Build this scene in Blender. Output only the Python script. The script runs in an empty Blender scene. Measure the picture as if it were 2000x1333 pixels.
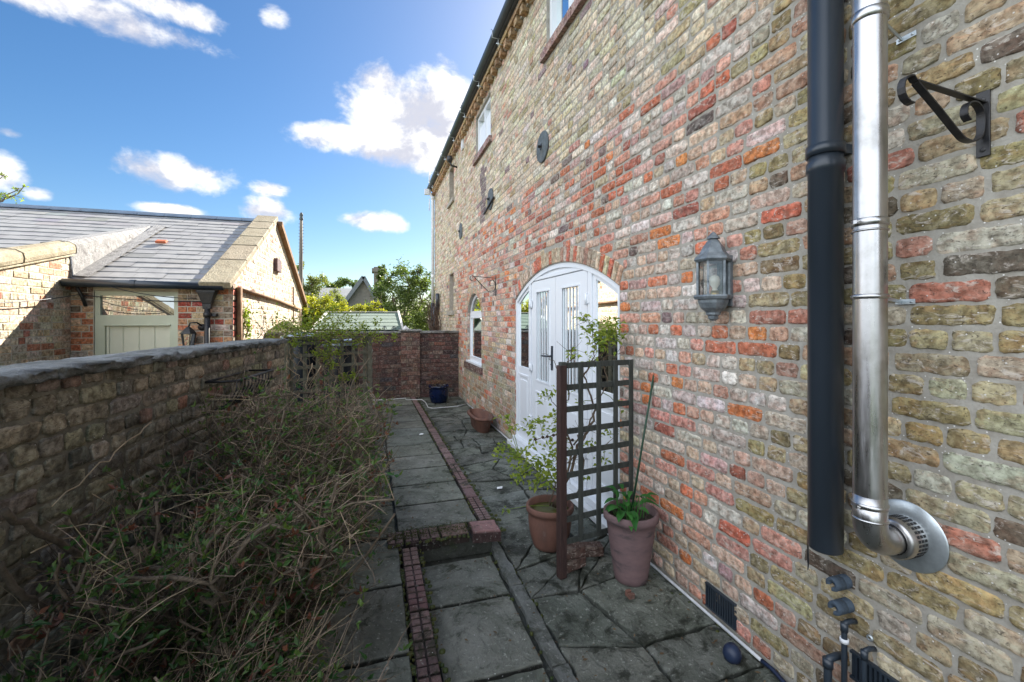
import bpy, bmesh, math, random
from mathutils import Vector, Matrix, noise as mnoise
random.seed(7)
R = math.radians
sc = bpy.context.scene
col = sc.collection
# ------------------------------------------------------------------ camera
H = 1.6                       # eye height
YAW = R(17.5)                 # camera turned right of the house wall's direction (+Y)
F = 870.0                     # focal length in pixels of the 2000 px wide photograph
cam_d = bpy.data.cameras.new('camera'); cam = bpy.data.objects.new('camera', cam_d); col.objects.link(cam)
cam.location = (0, 0, H); cam.rotation_euler = (R(90), 0, -YAW)
cam_d.sensor_width = 36; cam_d.lens = 36*F/2000; cam_d.shift_y = -41.5/2000
cam_d.clip_start = .05; cam_d.clip_end = 3000
sc.camera = cam
# ------------------------------------------------------------------ sun
SUN = Vector((1.0, 1.5, 1.24)).normalized()       # towards the sun
EL = math.asin(SUN.z); AZ = math.atan2(SUN.x, SUN.y)
sd = bpy.data.lights.new('sun', 'SUN'); sun = bpy.data.objects.new('sun', sd); col.objects.link(sun)
sd.energy = 5.0; sd.angle = R(.5); sd.color = (1, .93, .82)
sun.rotation_euler = (-SUN).to_track_quat('-Z', 'Y').to_euler()
sun.location = SUN*40
# ------------------------------------------------------------------ world
sc.view_settings.view_transform = 'Standard'; sc.view_settings.look = 'None'
sc.view_settings.gamma = 1; sc.view_settings.exposure = 1.85
w = bpy.data.worlds.new('World'); sc.world = w; w.use_nodes = True
nt = w.node_tree; nt.nodes.clear()
class NB:
    """small node-building helper"""
    def __init__(s, nt): s.nt = nt
    def n(s, t, **k):
        o = s.nt.nodes.new(t)
        for a, b in k.items(): setattr(o, a, b)
        return o
    def lk(s, a, b): s.nt.links.new(a, b)
    def setin(s, sock, v):
        if isinstance(v, bpy.types.NodeSocket): s.lk(v, sock)
        elif v is not None: sock.default_value = v
    def m(s, op, a, b=None, c=None, clamp=False):
        o = s.n('ShaderNodeMath', operation=op, use_clamp=clamp)
        for i, v in enumerate((a, b, c)): s.setin(o.inputs[i], v)
        return o.outputs[0]
    def ramp(s, f, lo, hi, a=0., b=1., smooth=True):
        o = s.n('ShaderNodeMapRange', interpolation_type='SMOOTHSTEP' if smooth else 'LINEAR')
        for i, v in enumerate((f, lo, hi, a, b)): s.setin(o.inputs[i], v)
        return o.outputs[0]
    def noise(s, vec, scale, detail=4, rough=.55, dist=0.):
        o = s.n('ShaderNodeTexNoise')
        if vec is not None: s.lk(vec, o.inputs['Vector'])
        o.inputs['Scale'].default_value = scale; o.inputs['Detail'].default_value = detail
        o.inputs['Roughness'].default_value = rough; o.inputs['Distortion'].default_value = dist
        return o.outputs['Fac']
    def voro(s, vec, scale, feature='F1', rnd=1.):
        o = s.n('ShaderNodeTexVoronoi', feature=feature)
        if vec is not None: s.lk(vec, o.inputs['Vector'])
        o.inputs['Scale'].default_value = scale; o.inputs['Randomness'].default_value = rnd
        return o
    def mix(s, f, a, b, blend='MIX'):
        o = s.n('ShaderNodeMix', data_type='RGBA', blend_type=blend)
        s.setin(o.inputs[0], f)
        for i, v in ((6, a), (7, b)):
            if isinstance(v, tuple): v = (*v[:3], 1)
            s.setin(o.inputs[i], v)
        return o.outputs[2]
    def map(s, vec, scale=(1,1,1), loc=(0,0,0), rot=(0,0,0)):
        o = s.n('ShaderNodeMapping'); s.lk(vec, o.inputs[0])
        o.inputs['Scale'].default_value = scale; o.inputs['Location'].default_value = loc; o.inputs['Rotation'].default_value = rot
        return o.outputs[0]
def rayd(u, v):
    """direction of the photograph's pixel, in the world"""
    a = (u-1000)/F; b = (625-v)/F
    return Vector((math.sin(YAW)+a*math.cos(YAW), math.cos(YAW)-a*math.sin(YAW), b))
def onX(u, v, X): d = rayd(u, v); t = X/d.x; return Vector((X, d.y*t, H+d.z*t))
def onY(u, v, Y): d = rayd(u, v); t = Y/d.y; return Vector((d.x*t, Y, H+d.z*t))
def onZ(u, v, z): d = rayd(u, v); t = (z-H)/d.z; return Vector((d.x*t, d.y*t, z))
def onP(u, v, P, N):
    d = rayd(u, v); o = Vector((0, 0, H)); t = (Vector(P)-o).dot(N)/d.dot(N); return o+d*t
b = NB(nt)
sky = b.n('ShaderNodeTexSky', sky_type='NISHITA', sun_disc=False)
sky.sun_elevation = EL; sky.sun_rotation = AZ
sky.air_density = 1.0; sky.dust_density = .5; sky.ozone_density = 3.5
tc = b.n('ShaderNodeTexCoord'); sep = b.n('ShaderNodeSeparateXYZ'); b.lk(tc.outputs['Generated'], sep.inputs[0])
az = b.m('ARCTAN2', sep.outputs[0], sep.outputs[1]); el = b.m('ARCSINE', sep.outputs[2])
dirv = tc.outputs['Generated']
nA = b.noise(b.map(dirv, (1, 1, 1.3)), 9, 10, .6, .3)
nB = b.noise(b.map(dirv, (1, 1, 1.6)), 28, 6, .6)
pert = b.m('ADD', b.m('MULTIPLY', b.m('SUBTRACT', nA, .5), 3.6), b.m('MULTIPLY', b.m('SUBTRACT', nB, .5), 1.6))
clouds = [  # (u, v, half width, half height, strength) of each cloud lobe, as sky directions
    (740, 175, 40, 40, 1.1), (745, 215, 60, 50, 1.1), (800, 225, 75, 62, 1.2), (870, 230, 70, 70, 1.2), (850, 275, 90, 50, 1.2), (680, 275, 80, 26, .95), (780, 290, 110, 30, 1.05), (900, 290, 50, 30, .9),
    (350, 342, 95, 28, .95), (130, 5, 220, 34, 1.0), (330, 18, 90, 24, .9), (522, 412, 40, 24, 1), (525, 370, 36, 15, .8),
    (735, 434, 52, 17, .9), (535, 35, 34, 20, .62), (5, 335, 45, 34, .95), (20, 258, 26, 10, .8), (340, 412, 60, 12, .9), (70, 378, 30, 12, .6),
    (910, 190, 60, 28, .9)]
fld = None
for (u, v, hw, hh, s) in clouds:
    d = rayd(u, v).normalized(); a0 = math.atan2(d.x, d.y); e0 = math.asin(d.z)
    d2 = rayd(u+hw, v).normalized(); ra = abs(math.atan2(d2.x, d2.y)-a0)
    d3 = rayd(u, v-hh).normalized(); re = abs(math.asin(d3.z)-e0)
    xx = b.m('DIVIDE', b.m('SUBTRACT', az, a0), ra*1.22); yy = b.m('DIVIDE', b.m('SUBTRACT', el, e0), re*1.22)
    q = b.m('SUBTRACT', s, b.m('ADD', b.m('MULTIPLY', xx, xx), b.m('MULTIPLY', yy, yy)))
    q = b.m('MAXIMUM', q, -2.)
    fld = q if fld is None else b.m('SMOOTH_MAX', fld, q, .35)
cf = b.m('ADD', fld, pert)
mask = b.ramp(cf, -.45, .95)
# bright cloud added out of view, behind and left, to light the shaded wall
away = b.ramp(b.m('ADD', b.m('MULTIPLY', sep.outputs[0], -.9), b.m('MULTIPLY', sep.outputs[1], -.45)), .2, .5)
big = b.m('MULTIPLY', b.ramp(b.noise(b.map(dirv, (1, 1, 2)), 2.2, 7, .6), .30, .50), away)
nA2 = b.noise(b.map(dirv, (1, 1, 1.3), (SUN.x*.035, SUN.y*.035, .045)), 9, 10, .6, .3)
shade = b.ramp(b.m('ADD', b.m('MULTIPLY', b.m('SUBTRACT', nA, nA2), 4.2), b.m('ADD', b.m('MULTIPLY', b.m('SUBTRACT', nB, .5), .9), .42)), -.15, .75)
ccol = b.mix(shade, (4.1, 4.2, 4.8), (7.0, 6.95, 6.9))
hsv = b.n('ShaderNodeHueSaturation'); hsv.inputs['Saturation'].default_value = 1.22; hsv.inputs['Value'].default_value = .84
b.lk(sky.outputs[0], hsv.inputs['Color'])
skc = b.mix(mask, hsv.outputs[0], ccol)
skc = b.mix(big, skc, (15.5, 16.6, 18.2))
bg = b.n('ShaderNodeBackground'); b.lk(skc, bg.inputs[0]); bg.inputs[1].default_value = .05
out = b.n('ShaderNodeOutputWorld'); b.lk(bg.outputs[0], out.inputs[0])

# ------------------------------------------------------------------ materials
MATS = {}
def new_mat(name):
    m = bpy.data.materials.new(name); m.use_nodes = True
    m.node_tree.nodes.clear(); nb = NB(m.node_tree)
    p = nb.n('ShaderNodeBsdfPrincipled'); o = nb.n('ShaderNodeOutputMaterial'); nb.lk(p.outputs[0], o.inputs[0])
    nb.p = p; nb.o = o
    t = nb.n('ShaderNodeTexCoord'); nb.obj = t.outputs['Object']
    MATS[name] = m
    return m, nb
def bump(nb, h, strength=.5, dist=.01):
    o = nb.n('ShaderNodeBump'); o.inputs['Strength'].default_value = strength; o.inputs['Distance'].default_value = dist
    nb.lk(h, o.inputs['Height']); nb.lk(o.outputs[0], nb.p.inputs['Normal'])
def simple(name, c1, c2=None, scale=8, rough=.6, metal=0, bs=.2, bd=.005, detail=6, c3=None, c3scale=3, c3lo=.55, c3hi=.7, spec=.5, stretch=(1,1,1), attr=False):
    m, nb = new_mat(name)
    c2 = c2 or tuple(x*.7 for x in c1)
    vec = nb.map(nb.obj, stretch)
    n = nb.noise(vec, scale, detail, .6)
    c = nb.mix(nb.ramp(n, .3, .7), c1, c2)
    if attr:
        a = nb.n('ShaderNodeAttribute', attribute_name='bcol'); c = nb.mix(1., c, a.outputs['Color'], 'MULTIPLY')
    if c3: c = nb.mix(nb.ramp(nb.noise(vec, c3scale, 7, .65), c3lo, c3hi), c, c3)
    nb.setin(nb.p.inputs['Base Color'], c)
    nb.setin(nb.p.inputs['Roughness'], nb.ramp(n, .2, .8, rough*.85, min(1, rough*1.15)))
    nb.p.inputs['Metallic'].default_value = metal; nb.p.inputs['Specular IOR Level'].default_value = spec
    if bs: bump(nb, nb.noise(vec, scale*4, 5, .6), bs, bd)
    return m
def brick_mat(name, tint=.38, pale=.5, dirt=(.05,.05,.035), dirtlo=.62, moss=None, scale=1.):
    m, nb = new_mat(name)
    a = nb.n('ShaderNodeAttribute', attribute_name='bcol')
    c = a.outputs['Color']
    vec = nb.obj
    st = nb.map(vec, (1, 1, 2.2))
    n1 = nb.noise(vec, 30*scale, 8, .62)
    n2 = nb.noise(st, 16*scale, 8, .7, 1.2)
    n3 = nb.noise(vec, 5*scale, 5, .6)
    nv = nb.noise(nb.map(vec, (1,1,1.6)), 11*scale, 7, .7, .6)
    c = nb.mix(nb.ramp(nv, .46, .64, 0, tint), c, nb.mix(1., c, (1.15,.72,.60), 'MULTIPLY'))
    c = nb.mix(nb.ramp(nv, .50, .36, 0, .45), c, nb.mix(.45, c, (.50,.46,.38)))
    c = nb.mix(1., c, nb.mix(nb.ramp(n1, .32, .68), (.50,.47,.44), (1.28,1.28,1.28)), 'MULTIPLY')
    c = nb.mix(nb.m('MULTIPLY', nb.ramp(n2, .53, .66), pale), c, (.56,.50,.43))
    pit = nb.ramp(nb.noise(st, 52*scale, 5, .8, 1.2), .565, .64)
    c = nb.mix(nb.m('MULTIPLY', pit, .75), c, (.07,.055,.045))
    c = nb.mix(nb.ramp(n3, dirtlo, dirtlo+.2, 0, .6), c, dirt)
    if moss: c = nb.mix(nb.ramp(nb.noise(vec, 2.2, 7, .7), .56, .72, 0, .75), c, moss)
    vo = nb.voro(vec, 42*scale)
    speck = nb.ramp(vo.outputs['Distance'], .13, .07)
    sepc = nb.n('ShaderNodeSeparateColor'); nb.lk(vo.outputs['Color'], sepc.inputs[0])
    speck = nb.m('MULTIPLY', speck, nb.m('GREATER_THAN', sepc.outputs[0], .80))
    c = nb.mix(nb.m('MULTIPLY', speck, .85), c, (.7,.68,.64))
    nb.lk(c, nb.p.inputs['Base Color']); nb.p.inputs['Roughness'].default_value = .88; nb.p.inputs['Specular IOR Level'].default_value = .3
    hh = nb.m('SUBTRACT', nb.m('ADD', nb.m('MULTIPLY', n1, .6), nb.m('MULTIPLY', n2, .9)), nb.m('MULTIPLY', pit, .7))
    bump(nb, hh, .7, .008)
    return m
def mortar_mat(name, c1, c2, moss=None, alg=False):
    m, nb = new_mat(name)
    n1 = nb.noise(nb.obj, 14, 8, .65); n2 = nb.noise(nb.obj, 90, 4, .6)
    c = nb.mix(nb.ramp(n1, .3, .7), c1, c2)
    c = nb.mix(nb.ramp(n2, .6, .75, 0, .5), c, (.12,.10,.08))
    vo = nb.voro(nb.obj, 60); sepc = nb.n('ShaderNodeSeparateColor'); nb.lk(vo.outputs['Color'], sepc.inputs[0])
    speck = nb.m('MULTIPLY', nb.ramp(vo.outputs['Distance'], .17, .10), nb.m('GREATER_THAN', sepc.outputs[0], .72))
    c = nb.mix(speck, c, (.72,.7,.66))
    if moss: c = nb.mix(nb.ramp(nb.noise(nb.obj, 3, 7, .7), .5, .68, 0, .8), c, moss)
    nb.lk(c, nb.p.inputs['Base Color']); nb.p.inputs['Roughness'].default_value = .92; nb.p.inputs['Specular IOR Level'].default_value = .25
    bump(nb, nb.m('ADD', nb.m('MULTIPLY', n1, .8), nb.m('MULTIPLY', n2, .5)), .7, .008)
    return m
def slab_mat(name, c1, c2, moss, mlo=.5, speck=.5, attr=True):
    m, nb = new_mat(name)
    n1 = nb.noise(nb.obj, 3.5, 9, .65, .4); n2 = nb.noise(nb.obj, 45, 6, .65); n3 = nb.noise(nb.map(nb.obj, (1.6, 1, 1)), 9, 8, .7, 1.5)
    c = nb.mix(nb.ramp(n1, .3, .7), c1, c2)
    if attr:
        a = nb.n('ShaderNodeAttribute', attribute_name='bcol'); c = nb.mix(1., c, a.outputs['Color'], 'MULTIPLY')
    c = nb.mix(nb.ramp(n3, .52, .64, 0, .55), c, tuple(x*.35 for x in c1))
    c = nb.mix(nb.ramp(n2, .57, .70, 0, speck), c, (.42,.43,.38)); c = nb.mix(nb.ramp(nb.noise(nb.obj, 120, 3, .7), .58, .68, 0, .5), c, tuple(x*.3 for x in c1))
    c = nb.mix(nb.ramp(nb.noise(nb.obj, 5, 9, .75, .6), mlo, mlo+.13, 0, .9), c, moss)
    vo = nb.voro(nb.obj, 30); sepc = nb.n('ShaderNodeSeparateColor'); nb.lk(vo.outputs['Color'], sepc.inputs[0])
    sp = nb.m('MULTIPLY', nb.ramp(vo.outputs['Distance'], .10, .05), nb.m('GREATER_THAN', sepc.outputs[0], .86))
    c = nb.mix(sp, c, (.7,.7,.68))
    nb.lk(c, nb.p.inputs['Base Color'])
    nb.setin(nb.p.inputs['Roughness'], nb.ramp(n1, .3, .7, .55, .85)); nb.p.inputs['Specular IOR Level'].default_value = .4
    bump(nb, nb.m('ADD', nb.m('MULTIPLY', n3, 1.), nb.m('MULTIPLY', n2, .5)), 1., .022)
    return m
def leaf_mat(name, c1, c2, trans=.35, rough=.45):
    m, nb = new_mat(name)
    a = nb.n('ShaderNodeAttribute', attribute_name='bcol'); sp = nb.n('ShaderNodeSeparateColor'); nb.lk(a.outputs['Color'], sp.inputs[0])
    c = nb.mix(sp.outputs[0], c1, c2)
    nb.lk(c, nb.p.inputs['Base Color']); nb.p.inputs['Roughness'].default_value = rough; nb.p.inputs['Specular IOR Level'].default_value = .35
    t = nb.n('ShaderNodeBsdfTranslucent'); nb.lk(nb.mix(1., c, (1.5,1.6,.7), 'MULTIPLY'), t.inputs[0])
    mx = nb.n('ShaderNodeMixShader'); mx.inputs[0].default_value = trans
    nb.lk(nb.p.outputs[0], mx.inputs[1]); nb.lk(t.outputs[0], mx.inputs[2]); nb.lk(mx.outputs[0], nb.o.inputs[0])
    return m
def glass_mat(name, tint=(.02,.025,.028), amt=.35):
    m, nb = new_mat(name)
    nb.setin(nb.p.inputs['Base Color'], (*tint, 1)); nb.p.inputs['Roughness'].default_value = .25
    g = nb.n('ShaderNodeBsdfGlossy'); g.inputs['Roughness'].default_value = .01; g.inputs[0].default_value = (.95,1,1,1)
    lw = nb.n('ShaderNodeFresnel'); lw.inputs[0].default_value = 1.5
    mx = nb.n('ShaderNodeMixShader'); nb.lk(nb.m('ADD', nb.m('MULTIPLY', lw.outputs[0], 1.2), amt, clamp=True), mx.inputs[0])
    nb.lk(nb.p.outputs[0], mx.inputs[1]); nb.lk(g.outputs[0], mx.inputs[2]); nb.lk(mx.outputs[0], nb.o.inputs[0])
    bp = nb.n('ShaderNodeBump'); bp.inputs['Strength'].default_value = .05; bp.inputs['Distance'].default_value = .02
    nb.lk(nb.noise(nb.obj, 1.6, 1, .4), bp.inputs['Height']); nb.lk(bp.outputs[0], g.inputs['Normal'])
    return m
brick_mat('brick_house', pale=.75)
brick_mat('brick_old', tint=.08, pale=.35, dirt=(.035,.032,.025), dirtlo=.45, moss=(.05,.055,.02))
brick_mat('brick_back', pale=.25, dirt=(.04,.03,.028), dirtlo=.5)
brick_mat('brick_out', pale=.5, dirtlo=.7)
mortar_mat('mortar_house', (.37,.35,.305), (.27,.245,.205))
mortar_mat('mortar_old', (.24,.22,.175), (.13,.12,.095), (.05,.05,.025))
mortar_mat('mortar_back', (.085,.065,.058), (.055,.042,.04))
mortar_mat('mortar_out', (.56,.51,.42), (.46,.41,.33))
mortar_mat('limewash', (.66,.59,.48), (.56,.47,.37))
slab_mat('slab', (.205,.215,.185), (.105,.115,.092), (.022,.028,.012), .515, .75)
slab_mat('crazy', (.18,.19,.165), (.08,.088,.070), (.014,.017,.009), .475, .7)
slab_mat('joint', (.062,.066,.056), (.022,.024,.016), (.03,.045,.010), .55, .2, False)
slab_mat('concrete_strip', (.20,.21,.20), (.10,.105,.09), (.05,.055,.04), .50, .6, False)
slab_mat('coping_stone', (.32,.325,.31), (.15,.15,.13), (.06,.06,.035), .54, .8)
slab_mat('edging_brick', (.28,.18,.17), (.19,.125,.118), (.026,.030,.014), .50, .6)
slab_mat('verge_stone', (.40,.34,.22), (.28,.23,.15), (.16,.13,.07), .56, .5)
simple('soil', (.045,.035,.022), (.02,.016,.011), 12, .95, bs=1, bd=.03, c3=(.03,.045,.012), c3scale=4)
simple('grass_ground', (.07,.10,.03), (.04,.06,.02), 1.5, .95, bs=.6, bd=.05)
simple('white_upvc', (.69,.715,.75), (.68,.71,.75), 2, .35, bs=0, detail=2)
simple('white_sill', (.72,.74,.76), (.6,.62,.63), 6, .35, bs=.05)
simple('black_plastic', (.020,.028,.038), (.030,.040,.054), 2.5, .33, bs=.05, bd=.002, stretch=(1,1,.25), c3=(.06,.065,.07), c3scale=9, c3lo=.62, c3hi=.8)
simple('black_iron', (.012,.013,.016), (.03,.028,.028), 30, .45, bs=.4, bd=.002)
simple('grey_iron', (.09,.11,.12), (.055,.065,.07), 25, .7, bs=.5, bd=.004, c3=(.14,.15,.15), c3scale=12)
simple('lead_lantern', (.24,.27,.29), (.11,.13,.145), 22, .5, metal=.35, bs=.5, bd=.002, c3=(.04,.05,.055), c3scale=14, c3lo=.62, c3hi=.68)
simple('foam_grey', (.055,.08,.11), (.035,.05,.07), 40, .9, bs=.5, bd=.002)
simple('zinc', (.55,.60,.62), (.42,.46,.48), 30, .4, metal=.8, bs=.15, bd=.001)
simple('white_cable', (.62,.63,.64), (.45,.46,.47), 18, .4, bs=.1)
simple('terracotta', (.17,.078,.054), (.10,.052,.040), 7, .85, bs=.5, bd=.004, c3=(.24,.19,.165), c3scale=7, c3lo=.56, c3hi=.72, stretch=(1,1,.5))
simple('terracotta_mauve', (.17,.105,.105), (.12,.08,.082), 6, .85, bs=.5, bd=.004, c3=(.045,.04,.04), c3scale=6, c3lo=.54, c3hi=.72, stretch=(1,1,2.5))
simple('blue_glaze', (.003,.010,.045), (.002,.006,.022), 5, .15, bs=.05)
simple('blue_rubber', (.012,.025,.06), (.01,.015,.04), 10, .5)
simple('trellis_wood', (.050,.056,.048), (.028,.032,.028), 10, .85, bs=.6, bd=.003, stretch=(4,4,1))
simple('far_trellis_wood', (.145,.14,.10), (.085,.082,.058), 10, .85, bs=.6, bd=.003, stretch=(2,2,2))
simple('post_wood', (.050,.024,.020), (.028,.014,.012), 12, .7, bs=.5, bd=.003, stretch=(4,4,.6))
simple('bark', (.17,.13,.09), (.08,.06,.04), 30, .9, bs=.7, bd=.004)
simple('twig', (.29,.235,.175), (.15,.115,.08), 6, .85, bs=0, attr=True)
simple('deadvine', (.12,.07,.045), (.06,.035,.025), 20, .9, bs=0, attr=True)
simple('green_cane', (.012,.06,.03), (.01,.04,.02), 20, .5)
simple('slate', (.38,.37,.355), (.27,.265,.265), 5, .55, bs=.3, bd=.004, attr=True)
simple('ridge_blue', (.16,.22,.30), (.11,.15,.21), 5, .6, attr=True)
simple('dark_slate', (.06,.065,.075), (.04,.045,.05), 5, .6)
simple('lead_white', (.34,.335,.33), (.22,.215,.215), 14, .75, bs=1., bd=.03, c3=(.15,.14,.14), c3scale=7)
simple('sage_paint', (.56,.60,.47), (.52,.56,.43), 5, .5, bs=.08)
simple('sage_paint_light', (.68,.69,.56), (.64,.65,.52), 5, .5, bs=.08)
simple('green_felt', (.13,.19,.16), (.10,.15,.13), 20, .9, bs=.3, attr=True)
simple('shed_board', (.06,.09,.08), (.04,.06,.05), 8, .8)
simple('white_board', (.65,.65,.63), (.55,.55,.52), 8, .7)
simple('grey_wood', (.20,.17,.13), (.12,.10,.08), 8, .9, bs=.5, stretch=(1,1,.15))
simple('rust_wood', (.28,.15,.07), (.18,.10,.05), 10, .85, bs=.4)
simple('bin_plastic', (.006,.009,.014), (.010,.014,.02), 6, .35)
simple('bin_lid', (.35,.42,.50), (.2,.25,.32), 6, .2)
simple('mossy_tile', (.14,.12,.05), (.09,.10,.03), 9, .95, bs=.8, bd=.02)
simple('far_wall', (.22,.20,.17), (.18,.16,.14), 4, .9, bs=.1)
simple('far_roof', (.20,.21,.22), (.15,.16,.17), 6, .8, bs=.1)
simple('orange_clay', (.5,.13,.05), (.4,.1,.04), 9, .8)
simple('paper_white', (.75,.76,.77), (.65,.66,.68), 9, .7)
simple('brass', (.5,.35,.12), (.4,.28,.1), 9, .35, metal=.9)
simple('bulb', (.85,.82,.75), (.75,.7,.6), 9, .15)
simple('interior', (.03,.03,.03), (.02,.02,.02), 4, .9)
glass_mat('glass', amt=.26); glass_mat('lantern_glass', (.05,.05,.05), .12)
m, nb = new_mat('clear_glass')
tr = nb.n('ShaderNodeBsdfTransparent'); gl = nb.n('ShaderNodeBsdfGlossy'); gl.inputs['Roughness'].default_value = .03
mx = nb.n('ShaderNodeMixShader'); fr = nb.n('ShaderNodeFresnel'); nb.lk(nb.m('ADD', fr.outputs[0], .06), mx.inputs[0])
tr.inputs[0].default_value = (.85,.87,.86,1)
nb.lk(tr.outputs[0], mx.inputs[1]); nb.lk(gl.outputs[0], mx.inputs[2]); nb.lk(mx.outputs[0], nb.o.inputs[0])
m, nb = new_mat('steel')
sm = nb.noise(nb.map(nb.obj, (1,1,.10)), 30, 7, .65); sm2 = nb.noise(nb.obj, 6, 7, .65)
nb.setin(nb.p.inputs['Base Color'], nb.mix(nb.ramp(sm2, .45, .7, 0, .8), nb.mix(sm, (.36,.36,.37), (.62,.61,.60)), (.33,.32,.30))); nb.p.inputs['Metallic'].default_value = 1
nb.setin(nb.p.inputs['Roughness'], nb.ramp(sm, .35, .75, .26, .48))
bump(nb, nb.noise(nb.map(nb.obj, (1,1,.3)), 8, 3, .5), .15, .004)
leaf_mat('leaf_shrub', (.030,.085,.022), (.12,.17,.04))
leaf_mat('leaf_lime', (.13,.20,.03), (.30,.34,.055), .45)
leaf_mat('leaf_deep', (.02,.10,.02), (.05,.17,.035), .3)
leaf_mat('leaf_tree', (.035,.07,.022), (.16,.20,.05), .35)
leaf_mat('leaf_hedge', (.16,.18,.02), (.38,.36,.05), .4)
leaf_mat('leaf_feather', (.13,.16,.05), (.24,.25,.09), .4)
leaf_mat('leaf_red', (.10,.035,.022), (.17,.07,.035), .25)
leaf_mat('leaf_moss', (.03,.05,.012), (.08,.08,.02), .2)
leaf_mat('leaf_dry', (.09,.055,.03), (.16,.11,.06), .2)

# ------------------------------------------------------------------ mesh builder
ORG = {}
def prop(o, label=None, cat=None, group=None, kind=None):
    if label: o['label'] = label
    if cat: o['category'] = cat
    if group: o['group'] = group
    if kind: o['kind'] = kind
    return o
def thing(name, label, cat, loc=(0,0,0), group=None):
    o = bpy.data.objects.new(name, None); col.objects.link(o); o.location = loc; o.empty_display_size = .1
    ORG[o] = Vector(loc)
    return prop(o, label, cat, group)
class MB:
    def __init__(s, use_col=False): s.v = []; s.f = []; s.mi = []; s.c = []; s.cur = (1,1,1); s.m = 0; s.sm = []; s.smooth = False
    def add(s, vs, fs, m=None, c=None, smooth=None):
        o = len(s.v); s.v.extend([tuple(x) for x in vs]); s.c.extend([c or s.cur]*len(vs))
        for f in fs: s.f.append(tuple(i+o for i in f))
        s.mi.extend([s.m if m is None else m]*len(fs)); s.sm.extend([s.smooth if smooth is None else smooth]*len(fs))
    def box(s, lo, hi, **k):
        x0,y0,z0 = lo; x1,y1,z1 = hi
        s.add([(x0,y0,z0),(x1,y0,z0),(x1,y1,z0),(x0,y1,z0),(x0,y0,z1),(x1,y0,z1),(x1,y1,z1),(x0,y1,z1)],
              [(0,3,2,1),(4,5,6,7),(0,1,5,4),(1,2,6,5),(2,3,7,6),(3,0,4,7)], **k)
    def obox(s, ctr, U, V, W, **k):      # oriented box: centre and three half-axis vectors
        ctr, U, V, W = map(Vector, (ctr, U, V, W))
        vs = [ctr+U*a+V*bb+W*d for d in (-1,1) for a, bb in ((-1,-1),(1,-1),(1,1),(-1,1))]
        s.add(vs, [(0,3,2,1),(4,5,6,7),(0,1,5,4),(1,2,6,5),(2,3,7,6),(3,0,4,7)], **k)
    def bar(s, p, q, w, t, up=(0,0,1), **k):
        p, q, up = Vector(p), Vector(q), Vector(up); d = (q-p); n = d.cross(up)
        if n.length < 1e-6: n = d.cross(Vector((1,0,0)))
        n.normalize(); u2 = n.cross(d).normalized()
        s.obox((p+q)/2, d/2, n*w/2, u2*t/2, **k)
    def tube(s, pts, rad, n=8, caps=True, flat=1., **k):
        pts = [Vector(p) for p in pts]
        if not hasattr(rad, '__len__'): rad = [rad]*len(pts)
        rings = []; t0 = (pts[1]-pts[0]).normalized()
        a = t0.cross(Vector((0,0,1)));  a = a if a.length > 1e-3 else t0.cross(Vector((1,0,0)))
        a.normalize()
        vs = []
        for i, p in enumerate(pts):
            t = (pts[min(i+1,len(pts)-1)]-pts[max(i-1,0)])
            if t.length < 1e-9: t = t0
            t = t.normalized(); a = (a-t*a.dot(t))
            a = a.normalized() if a.length > 1e-6 else t.orthogonal().normalized()
            bb = t.cross(a)
            for j in range(n):
                an = 2*math.pi*j/n; vs.append(p+a*math.cos(an)*rad[i]+bb*math.sin(an)*rad[i]*flat)
        fs = [(i*n+j, i*n+(j+1)%n, (i+1)*n+(j+1)%n, (i+1)*n+j) for i in range(len(pts)-1) for j in range(n)]
        if caps: fs += [tuple(range(n))[::-1], tuple((len(pts)-1)*n+j for j in range(n))]
        k.setdefault('smooth', n > 4); s.add(vs, fs, **k)
    def lathe(s, prof, ctr=(0,0,0), n=32, axis=None, sx=1., sy=1., arc=(0, 2*math.pi), **k):
        ctr = Vector(ctr); Mx = Matrix.Identity(3) if axis is None else Vector(axis).to_track_quat('Z','Y').to_matrix()
        full = abs(arc[1]-arc[0]-2*math.pi) < 1e-6; nn = n if full else n+1; vs = []
        for r, z in prof:
            for j in range(nn):
                an = arc[0]+(arc[1]-arc[0])*j/n; vs.append(ctr+Mx@Vector((r*math.cos(an)*sx, r*math.sin(an)*sy, z)))
        fs = []
        for i in range(len(prof)-1):
            for j in range(n):
                j2 = (j+1) % nn; fs.append((i*nn+j, i*nn+j2, (i+1)*nn+j2, (i+1)*nn+j))
        k.setdefault('smooth', True); s.add(vs, fs, **k)
    def leaf(s, p, d, L, wd, nrm=None, c=None, fold=.25, droop=0.):
        p = Vector(p); d = Vector(d).normalized(); nrm = nrm or Vector((random.gauss(0,1), random.gauss(0,1), random.gauss(.6,1)))
        sdv = d.cross(nrm); sdv = sdv.normalized() if sdv.length > 1e-4 else d.orthogonal().normalized()
        up = sdv.cross(d)
        q = p+d*L*.45
        s.add([p, q+sdv*wd/2+up*fold*wd, p+d*L-up*droop*L, q-sdv*wd/2+up*fold*wd, q], [(0,4,1),(4,2,1),(0,3,4),(3,2,4)], c=c or (random.random(),0,0), smooth=False)
    def build(s, name, mats, parent=None, label=None, cat=None, group=None, kind=None, base=None, bevel=0, weld=False):
        if not isinstance(mats, (list, tuple)): mats = [mats]
        me = bpy.data.meshes.new(name)
        if parent is not None: og = ORG[parent]
        elif kind == 'structure' or base is not None: og = Vector(base or (0,0,0))
        else:
            xs = [v[0] for v in s.v]; ys = [v[1] for v in s.v]; zs = [v[2] for v in s.v]
            og = Vector(((min(xs)+max(xs))/2, (min(ys)+max(ys))/2, min(zs)))
        me.from_pydata([(v[0]-og.x, v[1]-og.y, v[2]-og.z) for v in s.v], [], s.f)
        for mname in mats: me.materials.append(MATS[mname])
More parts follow.
